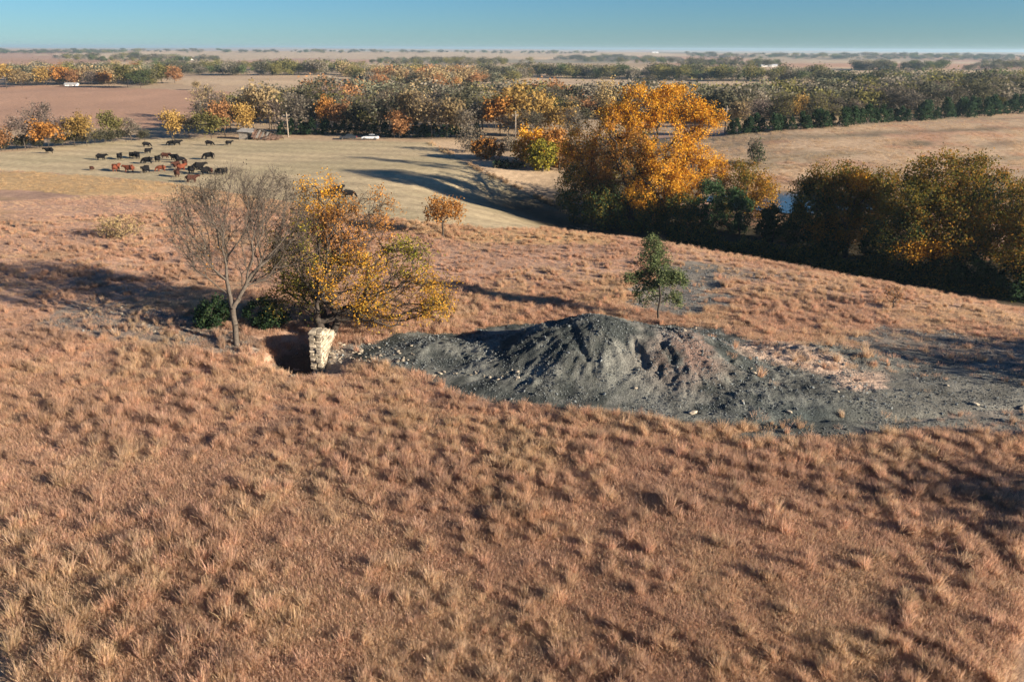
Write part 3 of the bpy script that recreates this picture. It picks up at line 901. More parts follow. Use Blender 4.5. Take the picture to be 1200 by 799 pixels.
        V, F, C = quads(P, 0.27 * rng.uniform(0.6, 1.3, 3200), pick_colors(3200, OLIVE, rng), rng)
        link('crown', np_mesh('crown', V - np.array(bz), F, C), root, M_LEAF)


near_trees()


# ------------------------------------------------------------------ woods: shared tree kinds
def wood_kind(name, seed, h, w, kind, n_leaf, leaf, soft=1.0):
    """returns (trunk mesh, crown mesh) for a tree of height h standing at the origin"""
    rng = np.random.default_rng(seed)
    if kind == 'cedar':
        zz = rng.uniform(0.03, 1, 60) ** 0.8
        a = rng.uniform(0, 2 * np.pi, 60)
        rr = w * 0.5 * (1 - zz) ** 0.7 * rng.uniform(0.5, 1, 60)
        attr = np.stack([rr * np.cos(a), rr * np.sin(a), zz * h], -1)
    else:
        nl = 7
        cs = []
        for q in range(nl):
            a = rng.uniform(0, 2 * np.pi); rr = w * 0.3 * math.sqrt(rng.uniform(0, 1))
            cs.append((np.array([rr * math.cos(a), rr * math.sin(a), h * rng.uniform(0.38, 0.84)]), np.array([w * 0.2, w * 0.2, h * 0.15]) * rng.uniform(0.7, 1.3)))
        attr, _ = sample_lobes(cs, 80, rng, 0.5)
    trunk = [np.array([0, 0, h * 0.07 * q]) for q in range(1, 5)]
    N, par, rad = skeleton(np.array([0, 0, -0.3]), trunk, attr, rng, r_tip=0.02)
    i = np.arange(1, len(N))
    V, F = tubes(N[par[i]], N[i], rad[par[i]], rad[i], 4)
    nv = len(V)
    if kind == 'bare':
        tips = i[i > 4]; dr = N[tips] - N[par[tips]]; dr /= np.linalg.norm(dr, axis=1)[:, None] + 1e-9
        a_, b_, c_, d_ = twigs(N[tips], dr, rng, 4, h * 0.12, 0.022)
        V2, F2 = tubes(a_, b_, c_, d_, 3)
        V = np.concatenate([V, V2]); F = np.concatenate([F, F2 + nv])
    tm = np_mesh(name + '_trunk', V, F)
    tm.materials.append(M_BARK_GREY if kind == 'bare' else M_BARK_DARK)
    P = attr[rng.integers(0, len(attr), n_leaf)] + rng.normal(size=(n_leaf, 3)) * (0.055 if kind == 'cedar' else 0.06 * soft) * h
    P[:, 2] = np.maximum(P[:, 2], 0.1)
    v_ = 0.3 / soft
    c = np.ones((n_leaf, 3)) * rng.uniform(1 - v_, 1 + v_, (n_leaf, 1))
    cn = fbm(P[:, 0] / 1.5 + 5, P[:, 2] / 1.5 + P[:, 1] / 2, seed, 2)
    c *= (1 - v_ + 2 * v_ * cn)[:, None]
    V, F, C = quads(P, leaf * rng.uniform(0.6, 1.3, n_leaf), c, rng)
    cm = np_mesh(name + '_crown', V, F, C); cm.materials.append(M_LEAF_OBJ)
    return tm, cm


KINDS = {
    'round': [wood_kind('round%d' % k, 500 + k, 9, 9, 'round', 1500, 0.5) for k in range(4)],
    'bare': [wood_kind('bare%d' % k, 520 + k, 9, 8, 'bare', 520, 0.4) for k in range(3)],
    'cedar': [wood_kind('cedar%d' % k, 540 + k, 5, 4.4, 'cedar', 1100, 0.4) for k in range(3)],
}
TINT = {
    'orange': (0.42, 0.20, 0.055), 'gold': (0.36, 0.235, 0.075), 'tan': (0.30, 0.225, 0.12), 'olive': (0.155, 0.14, 0.05), 'grey': (0.19, 0.165, 0.125),
    'rust': (0.28, 0.145, 0.065), 'green': (0.085, 0.105, 0.045), 'cedar': (0.035, 0.062, 0.030), 'mauve': (0.20, 0.15, 0.125), 'dark': (0.085, 0.08, 0.05), 'sage': (0.145, 0.145, 0.095),
}
WORD = {'orange': 'bright orange', 'gold': 'golden yellow', 'tan': 'pale tan', 'olive': 'olive brown', 'grey': 'grey leafless', 'rust': 'rusty brown', 'green': 'dark green', 'cedar': 'dark green cedar',
        'mauve': 'mauve grey leafless', 'dark': 'dark olive', 'sage': 'grey green'}
wrng = random.Random(5)
ORD = ['first', 'second', 'third', 'fourth', 'fifth', 'sixth', 'seventh', 'eighth', 'ninth', 'tenth', 'eleventh', 'twelfth', 'thirteenth', 'fourteenth', 'fifteenth', 'sixteenth', 'seventeenth', 'eighteenth', 'nineteenth']


def nth(k):
    k += 1
    if k < 20: return ORD[k - 1]
    tens = {2: ('twenty', 'twentieth'), 3: ('thirty', 'thirtieth'), 4: ('forty', 'fortieth')}[k // 10]
    return tens[1] if k % 10 == 0 else tens[0] + ' ' + ORD[k % 10 - 1]




def wood_tree(px, py, hpx, tint, kind, where, group, wide=1.0):
    p = at(px, py)
    tm, cm = wrng.choice(KINDS[kind])
    h0 = 5.0 if kind == 'cedar' else 9.0
    s = hpx * depth_of(p) / FPX / h0
    root = empty('cedar_tree' if kind == 'cedar' else ('leafless_tree' if kind == 'bare' else 'autumn_tree'), p, wrng.uniform(0, 6.28))
    root.scale = (s * wide, s * wide, s)
    tag(root, WORD[tint] + (' tree ' if kind != 'cedar' else ' ') + where, 'tree', group)
    link('trunk', tm, root)
    c = link('crown', cm, root)
    f = wrng.uniform(0.85, 1.15)
    t = TINT[tint]
    c.color = (t[0] * f, t[1] * f, t[2] * f, 1)
    return root


# named trees of the row behind the hayfield: (base x, base y, height px, tint, kind, where, width)
ROW = [
    (6, 177, 32, 'rust', 'round', 'at the far left end of the row behind the cattle', 1.1),
    (30, 176, 40, 'mauve', 'bare', 'second from the left in the row behind the cattle', 1.2),
    (46, 172, 56, 'mauve', 'bare', 'tallest at the left of the row behind the cattle', 1.0),
    (58, 176, 40, 'orange', 'round', 'above the leftmost black cow', 1.1),
    (74, 172, 38, 'mauve', 'bare', 'between the bright orange tree and the yellow one on the left', 1.1),
    (88, 172, 44, 'gold', 'round', 'in the left row, right of the bright orange one', 1.0),
    (102, 171, 34, 'olive', 'bare', 'low beside the golden tree in the left row', 1.2),
    (134, 167, 40, 'olive', 'round', 'standing apart at the right of the left row, with yellowish top', 0.8),
    (154, 166, 32, 'grey', 'bare', 'last of the left row, beside the gap', 1.2),
    (202, 164, 40, 'gold', 'round', 'with an olive side just right of the gap in the row', 0.9),
    (222, 163, 34, 'olive', 'bare', 'low, right of the golden tree by the gap', 1.3),
    (248, 163, 36, 'olive', 'round', 'left of the collapsed shed', 1.2),
    (264, 161, 48, 'rust', 'round', 'behind left of the collapsed shed', 0.9),
    (298, 158, 66, 'tan', 'round', 'tallest and broadest, behind the collapsed shed', 1.0),
    (286, 159, 44, 'gold', 'round', 'in front of the tall tan tree by the shed', 0.8),
    (322, 158, 50, 'mauve', 'bare', 'just left of the utility pole', 1.0),
    (352, 157, 54, 'grey', 'bare', 'just right of the utility pole', 1.1),
    (378, 157, 50, 'orange', 'round', 'small topped, right of the pole in the dark wood', 0.7),
    (398, 157, 44, 'rust', 'round', 'behind the dark parked car', 0.9),
    (418, 158, 40, 'dark', 'round', 'behind the white parked car', 1.1),
    (440, 160, 44, 'olive', 'round', 'right behind the white parked car', 1.0),
    (462, 162, 70, 'sage', 'bare', 'tall, above the farm track bend', 1.0),
    (484, 162, 60, 'tan', 'round', 'tall pale one right of the white car', 0.8),
    (468, 163, 36, 'rust', 'round', 'low one at the wood edge right of the white car', 1.1),
    (506, 163, 60, 'tan', 'bare', 'tall and thin near the farm track gate', 1.0),
    (524, 163, 54, 'tan', 'round', 'left of the grey thicket at the track', 0.9),
    (545, 164, 40, 'grey', 'bare', 'low beside the track end', 1.2),
    (566, 160, 42, 'grey', 'bare', 'above the round orange bush', 1.2),
    (606, 160, 66, 'gold', 'round', 'broad and bright above the utility pole at the track', 1.15),
    (586, 160, 56, 'orange', 'round', 'left half of the bright pair above the track', 0.9),
    (634, 160, 56, 'gold', 'round', 'right of the bright pair above the track', 0.9),
    (656, 162, 46, 'gold', 'round', 'low right end of the bright clump above the track', 1.0),
    (596, 164, 34, 'grey', 'bare', 'under the bright clump left of the pole', 1.4),
    (622, 165, 36, 'dark', 'bare', 'under the bright clump right of the pole', 1.4),
    (668, 170, 50, 'grey', 'bare', 'behind the left side of the cottonwood', 1.0),
]
for (a, b, c, d, e, f, g) in ROW:
    wood_tree(a, b, c, d, e, f, 'trees of the row behind the hayfield', g)
# second and third rank of the same wood: not told apart
for k in range(64):
    a = 235 + 440 * (k + wrng.random()) / 64
    t, kd = wrng.choice([('grey', 'bare'), ('olive', 'round'), ('mauve', 'bare'), ('dark', 'round'), ('sage', 'bare'), ('dark', 'bare'), ('tan', 'bare'), ('olive', 'bare')])
    wood_tree(a, 140 + wrng.random() * 16, 30 + 18 * wrng.random(), t, kd, 'deep in the wood behind the hayfield', WORD[t] + ' trees deep in the wood behind the hayfield', 1.2)
for k in range(26):
    a = 330 + 230 * (k + wrng.random()) / 26
    wood_tree(a, 158 + 3 * (a > 430), 12 + 8 * wrng.random(), 'cedar', 'cedar', 'low at the hayfield wood edge, %s from the left' % nth(k), 'cedars at the wood edge behind the hayfield', 1.2)
for k in range(14):
    a = -10 + 180 * (k + wrng.random()) / 14
    wood_tree(a, 177 - 0.07 * a, 12 + 8 * wrng.random(), 'dark', 'round', 'low under the left row, %s such from the left edge' % nth(k), 'undergrowth of the left row', 1.5)

# woods behind the right pasture
def ridge_y(px):
    return 158 - (px - 850) * 0.074


for k in range(44):
    a = 852 + 355 * (k + wrng.random() * 0.8) / 44
    wood_tree(a, ridge_y(a) - 1 + 2 * wrng.random(), 13 + 9 * wrng.random(), 'cedar', 'cedar', 'on the ridge behind the pale pasture, %s from the left' % nth(k), 'cedars behind the pale pasture', 1.15)
for k in range(62):
    a = 840 + 380 * (k + wrng.random()) / 62
    t, kd = wrng.choice([('grey', 'bare'), ('grey', 'bare'), ('olive', 'bare'), ('mauve', 'bare'), ('dark', 'bare'), ('sage', 'bare'), ('dark', 'round')])
    wood_tree(a, ridge_y(a) - 4 - 14 * wrng.random(), 24 + 12 * wrng.random(), t, kd, 'in the wood behind the pale pasture', WORD[t] + ' trees behind the pale pasture', 1.3)
wood_tree(872, 150, 38, 'tan', 'round', 'at the left of the wood behind the pale pasture', None, 1.1)
wood_tree(934, 143, 36, 'gold', 'round', 'standing alone in the grey wood behind the pale pasture', None, 0.8)
wood_tree(1108, 128, 22, 'rust', 'round', 'by the utility pole behind the pale pasture', None, 1.2)
wood_tree(1172, 128, 18, 'olive', 'round', 'below the white farmhouse at the right edge', None, 1.4)
# left far belt beyond the red field
FAR = [(8, 104, 36, 'gold'), (26, 103, 24, 'tan'), (55, 101, 24, 'gold'), (78, 100, 26, 'orange'), (88, 100, 20, 'rust'), (108, 103, 22, 'mauve'), (128, 102, 20, 'orange'), (150, 103, 28, 'olive'), (165, 103, 24, 'green'),
       (205, 98, 22, 'rust'), (190, 98, 24, 'olive'), (228, 106, 12, 'tan')]
NM = ['at the left edge, beyond the red field', 'second beyond the red field from the left edge', 'left of the low white shed beyond the red field', 'just behind the low white shed beyond the red field', 'right behind the low white shed',
      'in front of the belt, right of the low white shed', 'midway along the belt beyond the red field', 'broad, near the right of the belt beyond the red field', 'at the right of the belt beyond the red field', 'beyond the belt, towards the middle',
      'beside the rusty tree beyond the belt', 'low at the right corner of the red field']
for (a, b, c, d), nmx in zip(FAR, NM):
    wood_tree(a, b, c, d, 'bare' if d == 'mauve' else 'round', nmx, 'trees beyond the red field', 1.25)


# ------------------------------------------------------------------ scattering with geometry nodes
def proto_collection(name, meshes):
    c = bpy.data.collections.new(name)
    for k, me in enumerate(meshes):
        o = bpy.data.objects.new('%s_%02d' % (name, k), me)
        c.objects.link(o)
    return c


def scatter(name, pts, rot, scl, idx, tint, protos, label, cat):
    me = bpy.data.meshes.new(name)
    n = len(pts)
    me.vertices.add(n); me.vertices.foreach_set('co', np.asarray(pts, np.float32).ravel())
    a = me.attributes.new('rot', 'FLOAT_VECTOR', 'POINT'); a.data.foreach_set('vector', np.asarray(rot, np.float32).ravel())
    a = me.attributes.new('scl', 'FLOAT_VECTOR', 'POINT'); a.data.foreach_set('vector', np.asarray(scl, np.float32).ravel())
    a = me.attributes.new('pick', 'INT', 'POINT'); a.data.foreach_set('value', np.asarray(idx, np.int32))
    a = me.attributes.new('tint', 'FLOAT_COLOR', 'POINT')
    t4 = np.ones((n, 4), np.float32); t4[:, :3] = tint; a.data.foreach_set('color', t4.ravel())
    me.update()
    o = link(name, me)
    tag(o, label, cat, None, 'stuff')
    ng = bpy.data.node_groups.new(name, 'GeometryNodeTree')
    ng.interface.new_socket('Geometry', in_out='INPUT', socket_type='NodeSocketGeometry')
    ng.interface.new_socket('Geometry', in_out='OUTPUT', socket_type='NodeSocketGeometry')
    gi = ng.nodes.new('NodeGroupInput'); go = ng.nodes.new('NodeGroupOutput')
    ip = ng.nodes.new('GeometryNodeInstanceOnPoints')
    ci = ng.nodes.new('GeometryNodeCollectionInfo')
    ci.inputs['Collection'].default_value = protos
    ci.inputs['Separate Children'].default_value = True
    ci.inputs['Reset Children'].default_value = True

    def na(nm, ty):
        q = ng.nodes.new('GeometryNodeInputNamedAttribute'); q.data_type = ty; q.inputs[0].default_value = nm
        return q.outputs[0]
    L = ng.links.new
    L(gi.outputs[0], ip.inputs['Points']); L(ci.outputs[0], ip.inputs['Instance'])
    ip.inputs['Pick Instance'].default_value = True
    L(na('pick', 'INT'), ip.inputs['Instance Index'])
    L(na('rot', 'FLOAT_VECTOR'), ip.inputs['Rotation'])
    L(na('scl', 'FLOAT_VECTOR'), ip.inputs['Scale'])
    L(ip.outputs[0], go.inputs[0])
    md = o.modifiers.new('scatter', 'NODES'); md.node_group = ng
    return o


# ------------------------------------------------------------------ far woods (one mass)
def far_woods():
    rng = np.random.default_rng(900)
    protos = []
    for k in range(6):
        tm, cm = wood_kind('farwood%d' % k, 700 + k, 9, 11, 'round', 700, 0.7, 1.6)
        cm.materials.clear(); cm.materials.append(M_LEAF_INST)
        protos.append(cm)
    pc = proto_collection('far_wood_tree', protos)
    bands = [  # outline of the tree feet in the photograph, number, palette
        ([(15, 90), (60, 84), (180, 82), (190, 88), (180, 101), (60, 99), (15, 100)], 190, 'mix'),
        ([(180, 80), (330, 82), (420, 82), (420, 89), (300, 89), (180, 88)], 190, 'dark'),
        ([(400, 88), (560, 90), (620, 92), (600, 98), (520, 102), (420, 100)], 190, 'mix'),
        ([(470, 97), (520, 95), (560, 99), (500, 104)], 34, 'warm'),
        ([(290, 126), (420, 122), (590, 124), (700, 124), (700, 140), (560, 142), (420, 142), (290, 136)], 170, 'mix'),
        ([(560, 88), (700, 89), (830, 91), (960, 94), (960, 97), (830, 95), (640, 92), (560, 91)], 230, 'dark'),
        ([(960, 99), (1080, 100), (1240, 103), (1240, 112), (1080, 110), (960, 106)], 190, 'dark'),
        ([(680, 126), (800, 126), (960, 124), (1000, 118), (1230, 114), (1230, 126), (1000, 136), (850, 146), (700, 138)], 330, 'grey'),
        ([(1000, 81), (1105, 81), (1105, 83), (1000, 83)], 70, 'dark'),
        ([(1130, 79), (1230, 80), (1230, 83), (1130, 83)], 50, 'grey'),
        ([(640, 70), (720, 68), (800, 72), (800, 76), (700, 74)], 110, 'dark'),
        ([(800, 75), (920, 77), (900, 79), (800, 79)], 90, 'dark'),
        ([(60, 68), (250, 70), (260, 74), (180, 74), (90, 72)], 110, 'dark'),
        ([(430, 72), (560, 73), (640, 76), (560, 78), (430, 76)], 110, 'dark'),
        ([(800, 64), (1230, 67), (1230, 72), (1000, 70), (800, 68)], 260, 'dark'),
        ([(-40, 60), (200, 61), (120, 64), (-40, 63)], 130, 'dark'),
        ([(200, 60), (700, 62), (700, 64), (500, 63), (200, 62)], 130, 'dark'),
    ]
    T = {'mix': [TINT['olive'], TINT['grey'], TINT['rust'], TINT['dark'], TINT['tan'], TINT['sage'], TINT['dark']],
         'dark': [TINT['dark'], TINT['green'], TINT['olive'], TINT['dark'], TINT['grey']], 'warm': [TINT['gold'], TINT['rust'], TINT['tan']],
         'grey': [TINT['grey'], TINT['grey'], TINT['dark'], TINT['sage'], TINT['olive'], TINT['dark']]}
    pts, tints, sc = [], [], []
    qs, ps = [], []
    for poly, n, pal in bands:
        P = np.array(poly)
        lo, hi = P.min(0), P.max(0)
        q = lo + rng.uniform(0, 1, (n * 8, 2)) * (hi - lo)
        q = q[inpoly(q[:, 0], q[:, 1], poly)][:n]
        qs.append(q); ps += [pal] * len(q)
    qs = np.concatenate(qs)
    pts = at_many(qs[:, 0], qs[:, 1])
    for p, pal in zip(pts, ps):
        tints.append(np.array(T[pal][rng.integers(len(T[pal]))]) * rng.uniform(1.0, 1.4))
        sc.append(rng.uniform(0.5, 1.25) * (1.0 if p[1] < 1500 else 1.15))
    n = len(pts); sc = np.array(sc)
    pts[:, 2] -= 0.8
    rot = np.zeros((n, 3)); rot[:, 2] = rng.uniform(0, 6.28, n)
    wide = np.where(pts[:, 1] > 1500, 2.2, 1.25)
    scatter('far_woods', pts, rot, np.stack([sc * wide, sc * wide, sc], -1), rng.integers(0, 6, n), np.array(tints), pc,
            'far belts of mixed autumn woodland crossing the plain to the horizon', 'woodland')


far_woods()


# ------------------------------------------------------------------ grass
def tuft(seed, n, h, r, wdt, fan, head):
    """a tuft of n separate dry blades"""
    rng = np.random.default_rng(seed)
    a = rng.uniform(0, 2 * np.pi, n); rr = r * np.sqrt(rng.uniform(0, 1, n))
    p = np.stack([rr * np.cos(a), rr * np.sin(a), np.full(n, -0.03)], -1)
    hh = h * rng.uniform(0.45, 1.1, n)
    out = np.stack([np.cos(a), np.sin(a), np.zeros(n)], -1) * (fan * rr / r * rng.uniform(0.3, 1.4, n))[:, None] + rng.normal(size=(n, 3)) * np.array([0.14, 0.14, 0])
    mid = p + np.array([0, 0, 1.0]) * (hh * 0.6)[:, None] + out * (hh * 0.5)[:, None]
    tip = p + np.array([0, 0, 1.0]) * hh[:, None] + out * (hh * 1.15)[:, None]
    f = rng.uniform(0, np.pi, n)
    s = np.stack([np.cos(f), np.sin(f), np.zeros(n)], -1) * wdt
    V = np.stack([p - s, p + s, mid + s * head, mid - s * head, tip + s * 0.35, tip - s * 0.35], 1).reshape(-1, 3)
    b = (np.arange(n) * 6)[:, None]
    F = np.concatenate([b + np.array([[0, 1, 2, 3]]), b + np.array([[3, 2, 4, 5]])])
    c = rng.uniform(0.7, 1.3, (n, 1)) * np.ones((n, 3))
    c[:, 0] *= rng.uniform(0.95, 1.08, n); c[:, 2] *= rng.uniform(0.85, 1.1, n)
    me = np_mesh('tuft', V, F, np.repeat(c, 6, axis=0))
    me.materials.append(M_GRASS)
    return me


def grass():
    rng = np.random.default_rng(77)
    short = [tuft(10 + k, 60, 0.30, 0.36, 0.0062, 0.5, 0.9) for k in range(5)]
    tall = [tuft(30 + k, 105, 0.74, 0.17, 0.0062, 0.24, 1.25) for k in range(5)]
    pc = proto_collection('grass_tuft', short + tall)

    def field(n, rmin, rmax, half):
        # denser near the camera: uniform in screen-like coordinates
        u = rng.uniform(0, 1, n)
        r = 1 / (1 / rmin + u * (1 / rmax - 1 / rmin))
        a = np.radians(rng.uniform(-half, half, n))
        return r * np.sin(a), r * np.cos(a)
    X, Y, K = [], [], []
    # short cover
    x, y = field(52000, 17, 125, 38); X.append(x); Y.append(y); K.append(np.zeros(len(x), int))
    u = np.sqrt(rng.uniform(17 ** 2, 70 ** 2, 26000)); a = np.radians(rng.uniform(-38, 38, 26000))
    X.append(u * np.sin(a)); Y.append(u * np.cos(a)); K.append(np.zeros(26000, int))
    u = np.sqrt(rng.uniform(55 ** 2, 125 ** 2, 34000)); a = np.radians(rng.uniform(-38, 38, 34000))
    X.append(u * np.sin(a)); Y.append(u * np.cos(a)); K.append(np.zeros(34000, int))
    # tall clumps: gathered in drifts
    n = 135000
    u = np.sqrt(rng.uniform(17 ** 2, 108 ** 2, n)); a = np.radians(rng.uniform(-38, 38, n))
    x = u * np.sin(a); y = u * np.cos(a)
    d1 = 0.72 * fbm(x / 0.6, y / 0.7, 403, 2) + 0.28 * rng.uniform(0.1, 0.9, n); d2 = fbm(x / 7, y / 7, 409, 2)
    keep = (d1 + 0.35 * (d2 - 0.5) > 0.62)
    X.append(x[keep]); Y.append(y[keep]); K.append(np.ones(keep.sum(), int))
    x = np.concatenate(X); y = np.concatenate(Y); k = np.concatenate(K)
    fl = np.array([(503, 168), (560, 199), (640, 237), (672, 252)], float)
    t = rng.uniform(0, 3, 900); t = t[fbm(t * 9, t * 0, 5, 2) > 0.45][:420]; fi = t.astype(int); q = fl[fi] + (fl[fi + 1] - fl[fi]) * (t - fi)[:, None] + rng.normal(0, 1.0, (len(t), 2)) * np.array([2.2, 0.8])
    fp = at_many(q[:, 0], q[:, 1])
    pq = np.array(FIELDS[7][0], float)
    q = np.stack([rng.uniform(800, 1290, 16000), rng.uniform(128, 232, 16000)], -1)
    q = q[inpoly(q[:, 0], q[:, 1], FIELDS[7][0])]
    q = q[fbm(q[:, 0] / 26, q[:, 1] / 5, 19, 3) > 0.42 + 0.25 * (rng.uniform(0, 1, len(q)) - 0.5)]
    q2 = np.stack([rng.uniform(-60, 700, 7000), rng.uniform(196, 270, 7000)], -1)
    q2 = q2[inpoly(q2[:, 0], q2[:, 1], FIELDS[1][0])]
    fp = np.concatenate([fp, at_many(q[:, 0], q[:, 1]), at_many(q2[:, 0], q2[:, 1])])
    nf = len(fp)
    x = np.concatenate([x, fp[:, 0]]); y = np.concatenate([y, fp[:, 1]]); k = np.concatenate([k, np.ones(nf - len(q) - len(q2), int), np.zeros(len(q) + len(q2), int)])
    z = base_h(x, y)
    px, py = proj(x, y, z)
    b = bare_amount(x, y, px, py)
    m = mound_h(x, y) > 0.02
    m &= (x > -12) & (x < 46) & (y > 38.5) & (y < 60)
    # tufts on the pink hump and scattered on the apron
    hump = m & inpoly(px, py, P_PINK) & (rng.uniform(0, 1, len(x)) < 0.09)
    ok = (~m | hump | (m & (rng.uniform(0, 1, len(x)) < 0.03) & (x > 14))) & (rng.uniform(0, 1, len(x)) > b * 0.93)
    ng_ = len(x)
    ok &= (~inpoly(px, py, P_HAY) & (seg_dist(x, y, DRAW) > 9)) | (np.arange(len(x)) >= len(x) - nf)
    ok &= ~((gauss(x, y, -15.1, 51.6, 1.9, 2.1) > 0.6)) & ~((np.abs(x + 13.4) < 0.8) & (np.abs(y - 52.2) < 2.2)) & ~((np.abs(x + 12.8) < 1.9) & (np.abs(y - 49.3) < 1.9))
    x, y, k, px, py = x[ok], y[ok], k[ok], px[ok], py[ok]
    z = H(x, y)
    n = len(x)
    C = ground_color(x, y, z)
    # grass colours: red bluestem, pink brown, straw
    pink = np.array([0.575, 0.358, 0.25]); straw = np.array([0.54, 0.395, 0.26]); brown = np.array([0.445, 0.30, 0.212])
    f1 = fbm(x / 4, y / 4, 421, 3) + rng.normal(0, 0.12, n)
    d = np.hypot(x, y)
    f1 = f1 + 0.10 * sstep(0.0, 60, x * 1.0) - 0.06 * sstep(0, 40, -x)
    wS = sstep(0.48, 0.66, f1)[:, None]; wB = sstep(0.52, 0.34, f1)[:, None] if False else (1 - sstep(0.34, 0.50, f1))[:, None]
    T = pink * (1 - wS) * (1 - wB) + straw * wS + brown * wB * (1 - wS)
    T = np.where((k == 0)[:, None], T * 1.04, T)
    T = 0.75 * T + 0.35 * C
    T[d > 126] = 0.9 * C[d > 126] + 0.28 * np.array([0.46, 0.34, 0.22])
    T *= rng.uniform(0.8, 1.2, (n, 1))
    sc = np.where(k == 0, rng.uniform(0.5, 1.05, n), 0.34 + 0.62 * rng.uniform(0, 1, n) ** 1.5)
    sc = sc * (0.8 + 0.5 * fbm(x / 10, y / 10, 431, 2)) * (1 - 0.3 * sstep(50, 70, d) * (d < 130))
    pick = np.where(k == 0, rng.integers(0, 5, n), rng.integers(5, 10, n))
    rot = np.stack([rng.normal(0.0, 0.12, n), rng.normal(0.0, 0.12, n), rng.uniform(0, 6.28, n)], -1)
    wx = sc * rng.uniform(0.85, 1.3, n)
    scatter('prairie_grass', np.stack([x, y, z], -1), rot, np.stack([wx, wx, sc], -1), pick, T, pc,
            'red brown and straw coloured dry prairie grass in tufts covering the slope', 'grass')
    print('grass tufts', n)


grass()


# ------------------------------------------------------------------ stones
def stone_mesh(seed, sub=1, flat=0.6):
    bm = bmesh.new()
    bmesh.ops.create_icosphere(bm, subdivisions=sub, radius=0.5)
    rng = random.Random(seed)
    for v in bm.verts:
        k = rng.uniform(0.72, 1.2)
        v.co = Vector((v.co.x * k, v.co.y * k * 0.8, v.co.z * k * flat))
        v.co.x = max(-0.42, min(0.42, v.co.x)); v.co.z = max(-0.25, min(0.25, v.co.z))
    me = bpy.data.meshes.new('stone'); bm.to_mesh(me); bm.free()
    return me


def block_mesh(seed):
    """rough quarried block, unit size, worn corners"""
    rng = random.Random(seed)
    bm = bmesh.new()
    bmesh.ops.create_cube(bm, size=1.0)
    for v in bm.verts:
        v.co += Vector((rng.uniform(-0.07, 0.07), rng.uniform(-0.09, 0.09), rng.uniform(-0.10, 0.10)))
    bmesh.ops.bevel(bm, geom=bm.edges[:], offset=0.045, segments=1, affect='EDGES')
    for v in bm.verts:
        v.co += Vector((rng.uniform(-0.025, 0.025), rng.uniform(-0.025, 0.025), rng.uniform(-0.03, 0.03)))
    me = bpy.data.meshes.new('block'); bm.to_mesh(me); bm.free()
    return me


def mat_stone(name, rgb):
    m, n, out = new_mat(name)
    b = n.nodes.new('ShaderNodeBsdfPrincipled'); b.inputs['Roughness'].default_value = 0.9; b.inputs['Specular IOR Level'].default_value = 0.1
    oi = n.nodes.new('ShaderNodeObjectInfo'); tc = n.nodes.new('ShaderNodeTexCoord')
    nz = n.nodes.new('ShaderNodeTexNoise'); nz.inputs['Scale'].default_value = 5; nz.inputs['Detail'].default_value = 6
    n.links.new(tc.outputs['Object'], nz.inputs['Vector'])
    cr = n.nodes.new('ShaderNodeValToRGB')
    cr.color_ramp.elements[0].color = (rgb[0] * 0.55, rgb[1] * 0.52, rgb[2] * 0.5, 1); cr.color_ramp.elements[0].position = 0.3
    cr.color_ramp.elements[1].color = (rgb[0] * 1.15, rgb[1] * 1.15, rgb[2] * 1.15, 1); cr.color_ramp.elements[1].position = 0.7
    n.links.new(nz.outputs['Fac'], cr.inputs[0])
    mx = n.nodes.new('ShaderNodeMix'); mx.data_type = 'RGBA'; mx.blend_type = 'MULTIPLY'; mx.inputs[0].default_value = 1
    mr = n.nodes.new('ShaderNodeMapRange'); mr.inputs[3].default_value = 0.55; mr.inputs[4].default_value = 1.18
    n.links.new(oi.outputs['Random'], mr.inputs[0])
    n.links.new(cr.outputs[0], mx.inputs[6]); n.links.new(mr.outputs[0], mx.inputs[7])
    n.links.new(mx.outputs[2], b.inputs['Base Color'])
    bp = n.nodes.new('ShaderNodeBump'); bp.inputs['Strength'].default_value = 0.5; bp.inputs['Distance'].default_value = 0.03
    n.links.new(nz.outputs['Fac'], bp.inputs['Height']); n.links.new(bp.outputs[0], b.inputs['Normal'])
    n.links.new(b.outputs[0], out.inputs[0])
    return m


M_LIME = mat_stone('limestone', (0.42, 0.365, 0.28))
M_MORTAR = mat_plain('earth_core', (0.16, 0.135, 0.10), 0.95, 0.3, 3, 0.5)


